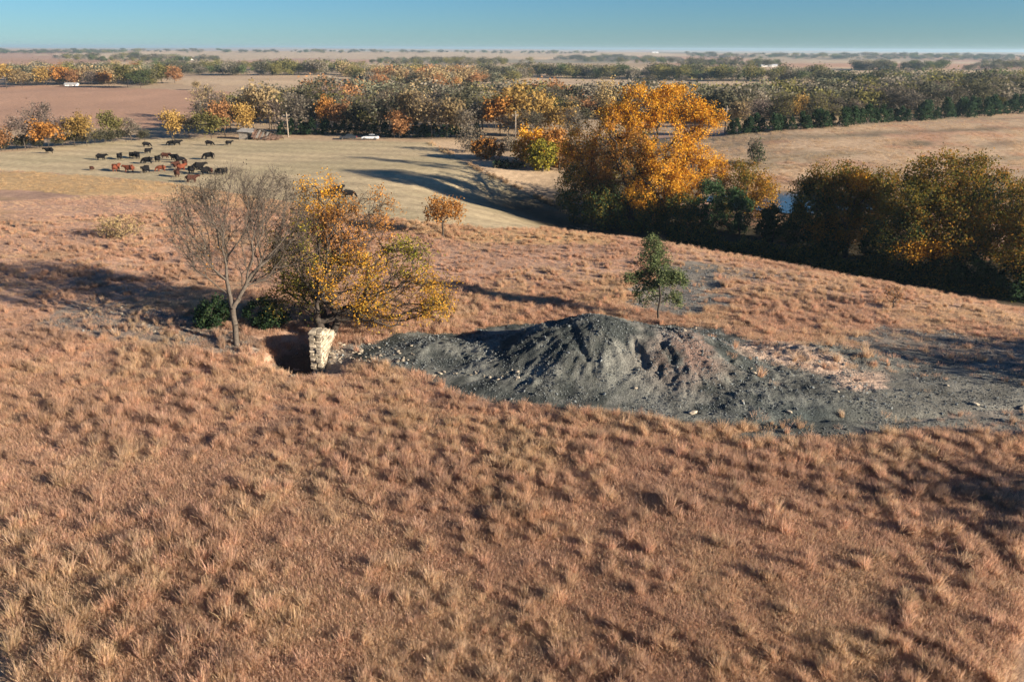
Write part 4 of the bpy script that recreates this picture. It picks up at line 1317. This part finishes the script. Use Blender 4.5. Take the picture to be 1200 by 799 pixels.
def stone_wall():
    near = Vector((-13.35, 50.6, -1.15))
    yaw = -0.10
    root = empty('stone_wall', near, yaw)
    tag(root, 'ruined dry stone wall stub of pale limestone blocks beside the dark hollow', 'wall')
    blocks = [block_mesh(k) for k in range(9)]
    for b in blocks: b.materials.append(M_LIME)
    rng = random.Random(3)
    Wd = 0.86; Ln = 3.3
    # rubble core behind the faces
    bm = bmesh.new()
    prof = [(0.25, -0.2), (0.25, 2.85), (1.2, 2.6), (2.2, 2.25), (3.0, 1.9), (3.0, -0.2)]
    lo = [bm.verts.new((-Wd / 2 + 0.14, y, z)) for y, z in prof]
    hi = [bm.verts.new((Wd / 2 - 0.14, y, z)) for y, z in prof]
    bm.faces.new(lo); bm.faces.new(hi[::-1])
    for k in range(len(prof)):
        j = (k + 1) % len(prof)
        bm.faces.new((lo[j], lo[k], hi[k], hi[j]))
    bmesh.ops.recalc_face_normals(bm, faces=bm.faces[:])
    me = bpy.data.meshes.new('core'); bm.to_mesh(me); bm.free()
    link('core', me, root, M_MORTAR)
    z = -0.15
    while z < 3.05:
        ch = rng.uniform(0.13, 0.24)
        top = 3.15
        Lz = Ln if z < 2.0 else Ln * max(0.25, (3.2 - z) / 1.25)
        # end face towards the camera: two stones across
        sp = rng.uniform(-0.14, 0.14)
        for x0, x1 in ((-Wd / 2, sp - 0.012), (sp + 0.012, Wd / 2)):
            o = link('stone', rng.choice(blocks), root)
            dpt = rng.uniform(0.28, 0.42)
            pr = rng.uniform(-0.10, 0.07)
            o.location = ((x0 + x1) / 2 + rng.uniform(-0.03, 0.03), dpt / 2 - 0.02 + pr, z + ch / 2)
            o.scale = ((x1 - x0) * rng.uniform(0.8, 1.02), dpt, ch - rng.uniform(0.015, 0.06)); o.rotation_euler = (rng.uniform(-0.05, 0.05), rng.uniform(-0.05, 0.05), rng.uniform(-0.06, 0.06))
        for side in (-1, 1):
            y = 0.40
            while y < Lz:
                ln = rng.uniform(0.28, 0.62)
                if y + ln > Lz + 0.25: break
                o = link('stone', rng.choice(blocks), root)
                dpt = rng.uniform(0.28, 0.40)
                o.location = (side * (Wd / 2 - dpt / 2 + rng.uniform(-0.035, 0.035)), y + ln / 2, z + ch / 2 + rng.uniform(-0.01, 0.01))
                o.scale = (dpt, ln - 0.015, ch - rng.uniform(0.012, 0.035)); o.rotation_euler = (rng.uniform(-0.04, 0.04), rng.uniform(-0.05, 0.05), rng.uniform(-0.05, 0.05))
                y += ln
        z += ch
    # far end and cap stones
    for k in range(12):
        t = k / 11
        o = link('stone', rng.choice(blocks), root)
        y = 0.2 + t * 2.9
        o.location = (rng.uniform(-0.22, 0.22), y, 3.0 - max(0, y - 0.9) * 0.42 + rng.uniform(-0.05, 0.03))
        o.scale = (rng.uniform(0.35, 0.6), rng.uniform(0.3, 0.45), rng.uniform(0.14, 0.22)); o.rotation_euler = (rng.uniform(-0.12, 0.12), rng.uniform(-0.1, 0.1), rng.uniform(0, 3))


stone_wall()


def rocks():
    meshes = [stone_mesh(60 + k) for k in range(6)]
    for m in meshes: m.materials.append(M_LIME)
    rng = random.Random(9)

    def rock(px, py, size, label, group):
        p = at(px, py)
        o = link('limestone_rock', rng.choice(meshes))
        o.location = (p.x, p.y, p.z + size * 0.10)
        o.scale = (size * rng.uniform(0.8, 1.4), size * rng.uniform(0.8, 1.2), size * rng.uniform(0.6, 1.0))
        o.rotation_euler = (rng.uniform(-0.25, 0.25), rng.uniform(-0.25, 0.25), rng.uniform(0, 6.28))
        tag(o, label, 'rock', group)
    for k in range(110):
        t = rng.random()
        px = 388 + 100 * t ** 1.35; py = 412 + rng.gauss(0, 10) + 8 * t
        if px < 398 and py < 410: continue
        rock(px, py, rng.choice([0.12, 0.15, 0.18, 0.22, 0.28, 0.40]), 'pale limestone rubble lying right of the ruined wall', 'limestone rubble right of the wall')
    for k in range(36):
        px = rng.uniform(440, 610); py = 437 + (px - 440) * 0.02 + rng.gauss(0, 4)
        rock(px, py, rng.choice([0.14, 0.18, 0.24, 0.32]), 'pale stone along the front foot of the shale mound', 'stones along the mound foot')
    for k in range(14):
        rock(rng.uniform(325, 385), rng.uniform(432, 441), rng.choice([0.15, 0.22, 0.3]), 'pale stone at the near rim of the dark hollow', 'stones at the hollow rim')
    for k in range(34):
        px = rng.uniform(262, 305) if k < 16 else rng.uniform(95, 250)
        py = rng.gauss(408, 4) if k < 16 else 366 + (px - 95) * 0.16 + rng.gauss(0, 7)
        rock(px, py, rng.choice([0.14, 0.2, 0.28, 0.36]), 'pale stone at the foot of the bare tree' if k < 16 else 'pale stone on the grey soil left of the bare tree', 'stones at the bare tree' if k < 16 else 'stones on the grey soil')
    for k, (px, py, s) in enumerate([(801, 388, 0.5), (880, 432, 0.3), (884, 437, 0.35), (925, 483, 0.45), (981, 459, 0.35), (1144, 474, 0.4), (812, 484, 0.6), (815, 385, 0.3), (1198, 478, 0.5), (745, 455, 0.3), (1110, 452, 0.25), (870, 470, 0.2)]):
        rock(px, py, s, ['white slab at the foot of the green sapling', 'upper of two pale stones on the right flank of the mound', 'lower of two pale stones on the right flank of the mound', 'pale flat stone on the dark shale at the mound foot',
                         'pale stone at the end of the pink hump', 'pale stone on the grey apron at the right', 'dark lump at the foot of the second hump', 'small pale stone right of the sapling', 'pale stone at the right edge on the shale apron', 'small stone low on the mound face',
                         'small stone on the far side of the apron', 'small stone on the dark right foot of the mound'][k], None)
    # loose shale chips, past counting
    nrng = np.random.default_rng(55)
    M_CHIP = mat_leaf('shale_chips', 'instance', 0.0)
    chips = []
    for k in range(4):
        me = stone_mesh(90 + k)
        c = me.attributes.new('Col', 'FLOAT_COLOR', 'POINT'); c.data.foreach_set('color', np.ones(4 * len(me.vertices), np.float32))
        me.materials.append(M_CHIP); chips.append(me)
    pc = proto_collection('shale_chip', chips)
    n = 90000
    x = nrng.uniform(-34, 46, n); y = nrng.uniform(39, 76, n)
    mm = mound_h(x, y)
    qx, qy = proj(x, y, base_h(x, y))
    ok = (((mm > 0.05) & (y < 60) & (x > -12)) | (bare_amount(x, y, qx, qy) > 0.3)) & (fbm(x / 1.2, y / 1.2, 611, 2) > 0.40)
    x, y = x[ok], y[ok]; n = len(x)
    s = nrng.uniform(0.035, 0.125, n) * np.where(nrng.uniform(0, 1, n) > 0.96, 2.2, 1)
    t = np.array([0.115, 0.125, 0.125]) * nrng.uniform(0.4, 1.75, (n, 1))
    scatter('shale_chips', np.stack([x, y, H(x, y) + s * 0.1], -1), nrng.uniform(-0.5, 6, (n, 3)), np.stack([s, s, s], -1), nrng.integers(0, 4, n), t, pc,
            'loose grey shale chips strewn over the mound and the bare patches', 'gravel')


rocks()


# ------------------------------------------------------------------ cattle
def cow_mesh(name, pose, mat):
    """one continuous body grown round a skeleton; faces +X, feet at z 0"""
    if pose == 'graze':
        head = [(0.74, 0, 1.00, .27), (0.98, 0, 0.74, .20), (1.12, 0, 0.46, .155), (1.24, 0, 0.24, .13), (1.32, 0, 0.10, .09)]
    else:
        head = [(0.76, 0, 1.06, .28), (0.98, 0, 1.14, .21), (1.16, 0, 1.20, .165), (1.34, 0, 1.06, .13), (1.44, 0, 0.96, .09)]
    V, E, Rd = [], [], []

    def add(p, r, par=None):
        V.append(p); Rd.append(r)
        if par is not None: E.append((par, len(V) - 1))
        return len(V) - 1
    hip = add((-0.66, 0, 0.92), .38)
    bel = add((-0.12, 0, 0.84), .47, hip)
    che = add((0.44, 0, 0.86), .43, bel)
    p = che
    for q in head: p_prev = p; p = add(q[:3], q[3], p)
    nh = len(V)
    poll = nh - 3
    for s in (-1, 1):
        e = add((V[poll][0] - 0.03, s * 0.20, V[poll][2] + 0.10), .045, poll)
        add((V[poll][0] - 0.05, s * 0.32, V[poll][2] + 0.09), .025, e)
    t = add((-0.98, 0, 1.00), .08, hip); t = add((-1.05, 0, 0.72), .04, t); add((-1.04, 0, 0.38), .055, t)
    for s in (-1, 1):
        st = 0.10 * s
        a = add((0.50 , s * 0.20, 0.62), .17, che); a = add((0.50 + st, s * 0.21, 0.36), .105, a); a = add((0.49 + st, s * 0.21, 0.10), .06, a); add((0.53 + st, s * 0.21, 0.04), .07, a)
        a = add((-0.60, s * 0.22, 0.66), .21, hip); a = add((-0.52 - st, s * 0.22, 0.46), .13, a); a = add((-0.68 - st, s * 0.22, 0.32), .09, a); a = add((-0.66 - st, s * 0.22, 0.10), .06, a); add((-0.62 - st, s * 0.22, 0.04), .07, a)
    me = bpy.data.meshes.new(name)
    me.from_pydata(V, E, [])
    o = bpy.data.objects.new(name, me); col.objects.link(o)
    md = o.modifiers.new('skin', 'SKIN'); md.use_smooth_shade = True
    for i, sv in enumerate(me.skin_vertices[0].data):
        sv.radius = (Rd[i], Rd[i]); sv.use_root = (i == 1)
    o.modifiers.new('sub', 'SUBSURF').levels = 1
    dg = bpy.context.evaluated_depsgraph_get()
    res = bpy.data.meshes.new_from_object(o.evaluated_get(dg))
    bpy.data.objects.remove(o)
    res.name = name; res.materials.clear(); res.materials.append(mat)
    return res


def cattle():
    M_BLACK = mat_plain('black_hide', (0.007, 0.0065, 0.007), 0.8, 0.2, 3, 0, 0.08)
    M_BROWN = mat_plain('dark_brown_hide', (0.045, 0.018, 0.012), 0.8, 0.2, 3, 0, 0.08)
    M_REDH = mat_plain('red_hide', (0.13, 0.038, 0.020), 0.8, 0.2, 3, 0, 0.08)
    ms = {(c, p): cow_mesh('cow_%s_%s' % (c, p), p, m) for c, m in (('black', M_BLACK), ('brown', M_BROWN), ('red', M_REDH)) for p in ('stand', 'graze')}
    # x, y of the feet, colour, pose, heading (0 faces right, 90 away), size, label
    T = [
        (58, 180, 'black', 'stand', 185, 1.0, 'black cow standing alone at the far left of the herd'),
        (119, 188, 'black', 'stand', 5, 1.05, 'black cow in full side view left of the herd'),
        (141, 187, 'black', 'stand', 100, 1.0, 'black cow seen end on, right of the side view cow'),
        (156, 185.5, 'black', 'stand', 80, 1.0, 'left one of two black cows standing close, seen end on'),
        (162, 186, 'black', 'stand', 110, 1.0, 'right one of two black cows standing close, seen end on'),
        (172, 172.5, 'black', 'graze', 10, 0.95, 'leftmost of the black cows in the far row by the trees'),
        (174, 180, 'black', 'stand', 60, 0.9, 'black cow just in front of the leftmost far row cow'),
        (201, 171, 'black', 'graze', 190, 1.0, 'left one of the far pair of black cows by the trees'),
        (208, 170.5, 'black', 'stand', 20, 1.0, 'right one of the far pair of black cows by the trees'),
        (245.5, 171, 'black', 'graze', 0, 1.0, 'black cow second from the right in the far row'),
        (268.5, 170.5, 'black', 'stand', 40, 0.9, 'black cow at the right end of the far row'),
        (173, 192, 'black', 'graze', 195, 1.05, 'large black cow grazing to the left in the middle of the herd'),
        (185.5, 190, 'black', 'stand', 95, 1.0, 'black cow end on, right of the large grazing cow'),
        (194, 186, 'brown', 'stand', 0, 0.95, 'dark brown cow in side view behind the middle of the herd'),
        (205, 188, 'black', 'stand', 175, 1.0, 'black cow in side view right of the dark brown one'),
        (211.5, 191, 'black', 'graze', 20, 1.0, 'black cow right behind the bright red cow'),
        (245, 187, 'black', 'graze', 205, 1.15, 'large black cow grazing alone to the right of the herd'),
        (137, 201, 'red', 'stand', 85, 1.1, 'red brown cow seen from behind, front left of the herd'),
        (152, 202, 'red', 'stand', 178, 1.05, 'red brown cow in side view, front left of the herd'),
        (171, 203, 'black', 'stand', 262, 1.05, 'black cow facing the camera in the front row'),
        (189, 201, 'red', 'graze', 200, 0.9, 'red cow lying low left of the dense bunch'),
        (213, 200, 'red', 'stand', 60, 1.0, 'bright red cow in the dense bunch'),
        (207, 197, 'brown', 'stand', 250, 1.0, 'dark brown cow at the left of the dense bunch'),
        (217.5, 195, 'brown', 'stand', 100, 0.95, 'dark brown cow at the back of the dense bunch'),
        (225, 203, 'black', 'stand', 95, 1.05, 'black cow end on in the middle of the dense bunch'),
        (234, 199.5, 'black', 'stand', 30, 1.15, 'biggest black cow in the dense bunch'),
        (241, 205, 'black', 'stand', 230, 1.1, 'black cow in front of the biggest one in the bunch'),
        (208, 207.5, 'brown', 'stand', 110, 1.05, 'brown cow at the front left of the dense bunch'),
        (225, 214, 'brown', 'stand', 20, 1.05, 'brown cow nearest to the bare tree top'),
        (247, 203, 'brown', 'stand', 120, 0.75, 'small brown calf right of the dense bunch'),
        (258, 205, 'black', 'graze', 160, 1.0, 'black cow at the right end of the bunch'),
        (265, 203.5, 'black', 'stand', 100, 0.8, 'smaller black cow beside the cow at the right end of the bunch'),
        (108, 199.5, 'brown', 'graze', 90, 0.6, 'small brown calf alone on the grass left of the red cows'),
        (397, 228, 'black', 'stand', 60, 1.1, 'black cow showing its back above the golden tree'),
        (409, 232, 'black', 'graze', 10, 1.0, 'black cow right of the one above the golden tree'),
        (388, 231, 'black', 'graze', 170, 0.95, 'black cow left of the one above the golden tree'),
    ]
    for (px, py, c, pose, hd, s, lab) in T:
        p = at(px, py)
        o = link('cow', ms[(c, pose)])
        o.location = (p.x, p.y, p.z - 0.01); o.rotation_euler = (0, 0, R(hd)); o.scale = (s * 0.88, s * 0.88, s * 0.88)
        tag(o, lab, 'cow', 'cattle on the hayfield')


cattle()


# ------------------------------------------------------------------ built things of the middle distance
def box_bm(bm, x0, x1, y0, y1, z0, z1):
    vs = [bm.verts.new((x, y, z)) for z in (z0, z1) for x, y in ((x0, y0), (x1, y0), (x1, y1), (x0, y1))]
    for f in ((3, 2, 1, 0), (4, 5, 6, 7), (0, 1, 5, 4), (1, 2, 6, 5), (2, 3, 7, 6), (3, 0, 4, 7)):
        bm.faces.new([vs[i] for i in f])
    return vs


def part(name, root, mat, boxes=(), polys=(), bevel=0.0, loc=None, rot=None):
    bm = bmesh.new()
    for b in boxes: box_bm(bm, *b)
    for p in polys:
        bm.faces.new([bm.verts.new(q) for q in p])
    if bevel: bmesh.ops.bevel(bm, geom=bm.edges[:], offset=bevel, segments=2, affect='EDGES')
    bmesh.ops.recalc_face_normals(bm, faces=bm.faces[:])
    me = bpy.data.meshes.new(name); bm.to_mesh(me); bm.free()
    o = link(name, me, root, mat)
    if loc: o.location = loc
    if rot: o.rotation_euler = rot
    return o


M_WHITEP = mat_plain('white_paint', (0.60, 0.62, 0.64), 0.3, 0.03, 2, 0, 0.5)
M_DARKP = mat_plain('dark_paint', (0.03, 0.035, 0.045), 0.3, 0.03, 2, 0, 0.5)
M_GLASS = mat_plain('dark_glass', (0.02, 0.025, 0.03), 0.08, 0, 2, 0, 0.6)
M_RUBBER = mat_plain('rubber', (0.015, 0.015, 0.015), 0.8)
M_CHROME = mat_plain('bright_metal', (0.6, 0.6, 0.6), 0.25, 0, 2, 0, 0.5, 1.0)
M_LAMP = mat_plain('lamp_lens', (0.5, 0.05, 0.03), 0.3)
M_WOOD = mat_plain('weathered_board', (0.17, 0.105, 0.075), 0.9, 0.35, 4, 0.3)
M_GREYW = mat_plain('grey_board', (0.22, 0.195, 0.165), 0.9, 0.35, 4, 0.3)
M_TIN = mat_plain('old_tin', (0.26, 0.25, 0.235), 0.6, 0.3, 2, 0.2)
M_POLE = mat_plain('pole_wood', (0.24, 0.195, 0.15), 0.9, 0.25, 3, 0.3)
M_WSIDE = mat_plain('white_siding', (0.72, 0.72, 0.70), 0.7, 0.06, 1)
M_WROOF = mat_plain('white_roof', (0.50, 0.52, 0.54), 0.5, 0.05, 1)
M_GROOF = mat_plain('grey_roof', (0.30, 0.31, 0.32), 0.7, 0.1, 1)


def car(px, py, rz, paint, label):
    p = at(px, py)
    root = empty('parked_car', p, rz); root.scale = (0.84, 0.84, 0.84)
    tag(root, label, 'car')
    # lofted side outline of the body, 4.7 m long
    prof = [(-2.3, 0.35), (-2.35, 0.75), (-2.15, 0.95), (-1.2, 1.0), (1.0, 0.98), (1.9, 0.88), (2.3, 0.72), (2.35, 0.38)]
    bm = bmesh.new()
    a = [bm.verts.new((x, -0.88, z)) for x, z in prof]; b = [bm.verts.new((x, 0.88, z)) for x, z in prof]
    bm.faces.new(a); bm.faces.new(b[::-1])
    for k in range(len(prof)):
        j = (k + 1) % len(prof); bm.faces.new((a[j], a[k], b[k], b[j]))
    bmesh.ops.recalc_face_normals(bm, faces=bm.faces[:])
    bmesh.ops.bevel(bm, geom=bm.edges[:], offset=0.06, segments=2, affect='EDGES')
    me = bpy.data.meshes.new('body'); bm.to_mesh(me); bm.free(); link('body', me, root, paint)

    def cab(name, sc, mat, z0, z1, inset):
        bm = bmesh.new()
        lo = [bm.verts.new(q) for q in ((-1.75, -0.8, z0), (0.95, -0.8, z0), (0.95, 0.8, z0), (-1.75, 0.8, z0))]
        hi = [bm.verts.new(q) for q in ((-1.2, -0.62, z1), (0.2, -0.62, z1), (0.2, 0.62, z1), (-1.2, 0.62, z1))]
        bm.faces.new(hi)
        for k in range(4):
            bm.faces.new((lo[k], lo[(k + 1) % 4], hi[(k + 1) % 4], hi[k]))
        me = bpy.data.meshes.new(name); bm.to_mesh(me); bm.free()
        return link(name, me, root, mat)
    cab('window', 1, M_GLASS, 0.97, 1.42, 0)
    part('roof', root, paint, [(-1.2, 0.22, -0.64, 0.64, 1.415, 1.47)], bevel=0.02)
    for x in (-1.45, 1.42):
        for s in (-1, 1):
            bm = bmesh.new()
            bmesh.ops.create_cone(bm, cap_ends=True, segments=18, radius1=0.34, radius2=0.34, depth=0.22)
            me = bpy.data.meshes.new('wheel'); bm.to_mesh(me); bm.free()
            o = link('wheel', me, root, M_RUBBER); o.location = (x, s * 0.80, 0.34); o.rotation_euler = (R(90), 0, 0)
            bm = bmesh.new(); bmesh.ops.create_cone(bm, cap_ends=True, segments=14, radius1=0.2, radius2=0.2, depth=0.235)
            me = bpy.data.meshes.new('rim'); bm.to_mesh(me); bm.free(); link('rim', me, o, M_CHROME)
    for s in (-1, 1):
        part('headlight', root, M_CHROME, [(2.25, 2.36, s * 0.62 - 0.16, s * 0.62 + 0.16, 0.58, 0.72)])
        part('tail_light', root, M_LAMP, [(-2.375, -2.30, s * 0.66 - 0.13, s * 0.66 + 0.13, 0.66, 0.82)])
    return root


car(434, 164.0, R(178), M_WHITEP, 'white car parked at the back of the hayfield before the wood')
car(408, 163.6, R(184), M_DARKP, 'dark car parked left of the white car')


def shed():
    p = at(304, 164)
    root = empty('collapsed_shed', p, R(-6))
    tag(root, 'collapsed weathered wooden shed with sagging roof at the back of the hayfield', 'shed')
    rng = random.Random(4)
    # leaning grey lean-to on the left
    part('lean_to_wall', root, M_GREYW, [(-4.9, -1.7, -0.1, 0.0, 0, 1.5)])
    part('lean_to_back', root, M_GREYW, [(-4.9, -1.7, 2.3, 2.4, 0, 1.9)])
    part('doorway', root, M_RUBBER, [(-2.7, -1.8, -0.13, -0.11, 0, 1.4)])
    part('lean_to_roof', root, M_TIN, [(-5.2, -1.5, -0.5, 2.8, 0, 0.06)], loc=(0, 0, 1.62), rot=(R(9), R(3), 0))
    # collapsed boarded roof on the right: two slumped slopes made of boards
    for k in range(13):
        x = -1.4 + k * 0.52
        sag = 0.55 * math.sin(k * 0.55) * rng.uniform(0.6, 1.1)
        h = 2.35 - 0.12 * k + 0.25 * sag
        o = part('roof_board', root, rng.choice([M_WOOD, M_WOOD, M_GREYW]), [(-0.24, 0.24, 0, 2.7, 0, 0.04)], loc=(x, -0.9, max(0.15, h - 1.75)), rot=(R(34 - k * 1.3 + rng.uniform(-5, 5)), R(rng.uniform(-6, 6)), R(rng.uniform(-5, 5))))
        o = part('roof_board', root, M_GREYW, [(-0.24, 0.24, 0, 2.6, 0, 0.04)], loc=(x, 1.3, max(0.5, h)), rot=(R(-34 + rng.uniform(-5, 5)), R(rng.uniform(-6, 6)), R(rng.uniform(-5, 5))))
    for k in range(7):
        part('fallen_beam', root, M_WOOD, [(-1.6, 1.6, -0.07, 0.07, -0.07, 0.07)], loc=(rng.uniform(0, 4.6), rng.uniform(-1.3, -0.6), rng.uniform(0.2, 0.8)), rot=(0, R(rng.uniform(-28, 28)), R(rng.uniform(-30, 30))))
    part('side_wall', root, M_WOOD, [(-1.5, -1.4, -0.2, 2.2, 0, 1.7)])


shed()


def pole(px, py, toppx, label, arm):
    p = at(px, py)
    h = (py - toppx) * depth_of(p) / FPX
    root = empty('utility_pole', p, R(20))
    tag(root, label, 'pole', 'utility poles')
    V, F = tubes([[0, 0, -0.3], [0, 0, h * 0.5]], [[0, 0, h * 0.5], [0, 0, h]], [0.18, 0.15], [0.15, 0.12], 10)
    link('post', np_mesh('post', V, F, None, True), root, M_POLE)
    part('crossarm', root, M_POLE, [(-0.75, 0.75, 0.12, 0.24, h - 0.75, h - 0.6)])
    for x in (-0.65, 0, 0.65):
        z0 = h - 0.6 if x else h - 0.02
        V, F = tubes([[x, 0.18 if x else 0, z0]], [[x, 0.18 if x else 0, z0 + 0.22]], [0.05], [0.03], 8)
        link('insulator', np_mesh('insulator', V, F), root, M_TIN)


pole(338, 161, 133, 'tall utility pole right of the collapsed shed', True)
pole(604, 167, 133, 'utility pole above the farm track end', True)
pole(1112, 135, 108, 'utility pole on the ridge behind the pale pasture', True)
pole(849, 158, 126, 'thin utility pole just right of the cottonwood top', True)


def barn(px, py, wpx, hpx, rz, label, roofm, cat='building', wall=M_WSIDE):
    p = at(px, py)
    s = depth_of(p) / FPX
    Wd = wpx * s; Hh = hpx * s; D = Wd * 0.55; e = Hh * 0.55
    root = empty('farm_building', p, rz); tag(root, label, cat)
    part('wall', root, wall, [(-Wd / 2, Wd / 2, 0, D, -2, e)], polys=[[(-Wd / 2, 0, e), (-Wd / 2, D, e), (-Wd / 2, D / 2, Hh)], [(Wd / 2, 0, e), (Wd / 2, D, e), (Wd / 2, D / 2, Hh)]])
    ov = 0.4
    th_ = 0.15
    for nm, y0, y1 in (('roof', -ov, D / 2), ('roof', D + ov, D / 2)):
        z0 = e - ov * (Hh - e) / (D / 2)
        q = [(-Wd / 2 - ov, y0, z0 + 0.05), (Wd / 2 + ov, y0, z0 + 0.05), (Wd / 2 + ov, y1, Hh + 0.05), (-Wd / 2 - ov, y1, Hh + 0.05)]
        q2 = [(x, y, z + th_) for x, y, z in q]
        part(nm, root, roofm, polys=[q, q2] + [[q[k], q[(k + 1) % 4], q2[(k + 1) % 4], q2[k]] for k in range(4)])
    part('door', root, M_GROOF, [(-Wd * 0.12, Wd * 0.12, -0.06, -0.02, 0, e * 0.8)])
    for x in (-0.34, 0.30):
        part('window', root, M_GLASS, [(Wd * x - e * 0.16, Wd * x + e * 0.16, -0.06, -0.02, e * 0.35, e * 0.75)])


barn(1040, 81.5, 15, 3.4, R(5), 'white metal barn in front of the dark tree belt at the right', M_WROOF)
barn(1183, 107, 14, 9, R(-20), 'white roofed farmhouse among trees at the right edge', M_WROOF, 'house')
barn(902, 78.5, 20, 2.6, R(0), 'long low white building on the far fields right of the cottonwood', M_WROOF)
barn(83, 101, 13, 3.2, R(8), 'low white shed beyond the red field on the left', M_GROOF)
barn(218, 70.5, 12, 3.0, R(0), 'white farm building far away on the left plain', M_WROOF)
barn(768, 62.5, 7, 1.6, R(0), 'tiny white building near the horizon right of centre', M_WROOF)
barn(826, 66.0, 8, 1.6, R(0), 'tiny white building near the horizon above the cottonwood right side', M_WROOF)


# ------------------------------------------------------------------ haze
def haze():
    m, n, out = new_mat('haze_air')
    v = n.nodes.new('ShaderNodeVolumePrincipled')
    v.inputs['Color'].default_value = (0.50, 0.70, 0.85, 1)
    v.inputs['Density'].default_value = 0.00012
    v.inputs['Anisotropy'].default_value = 0.2
    n.links.new(v.outputs[0], out.inputs['Volume'])
    S = 14600
    me = ground.data
    zmin = float(np.min(base_h(np.random.default_rng(1).uniform(-14000, 14000, 60000), np.random.default_rng(2).uniform(-14000, 14000, 60000)))) - 8
    bm = bmesh.new(); box_bm(bm, -S, S, -S, S, min(zmin, -12), 34)
    bmesh.ops.recalc_face_normals(bm, faces=bm.faces[:])
    mm = bpy.data.meshes.new('haze'); bm.to_mesh(mm); bm.free()
    o = link('haze', mm, None, m)
    tag(o, 'thin pale blue haze over the plain', 'haze', None, 'stuff')


haze()
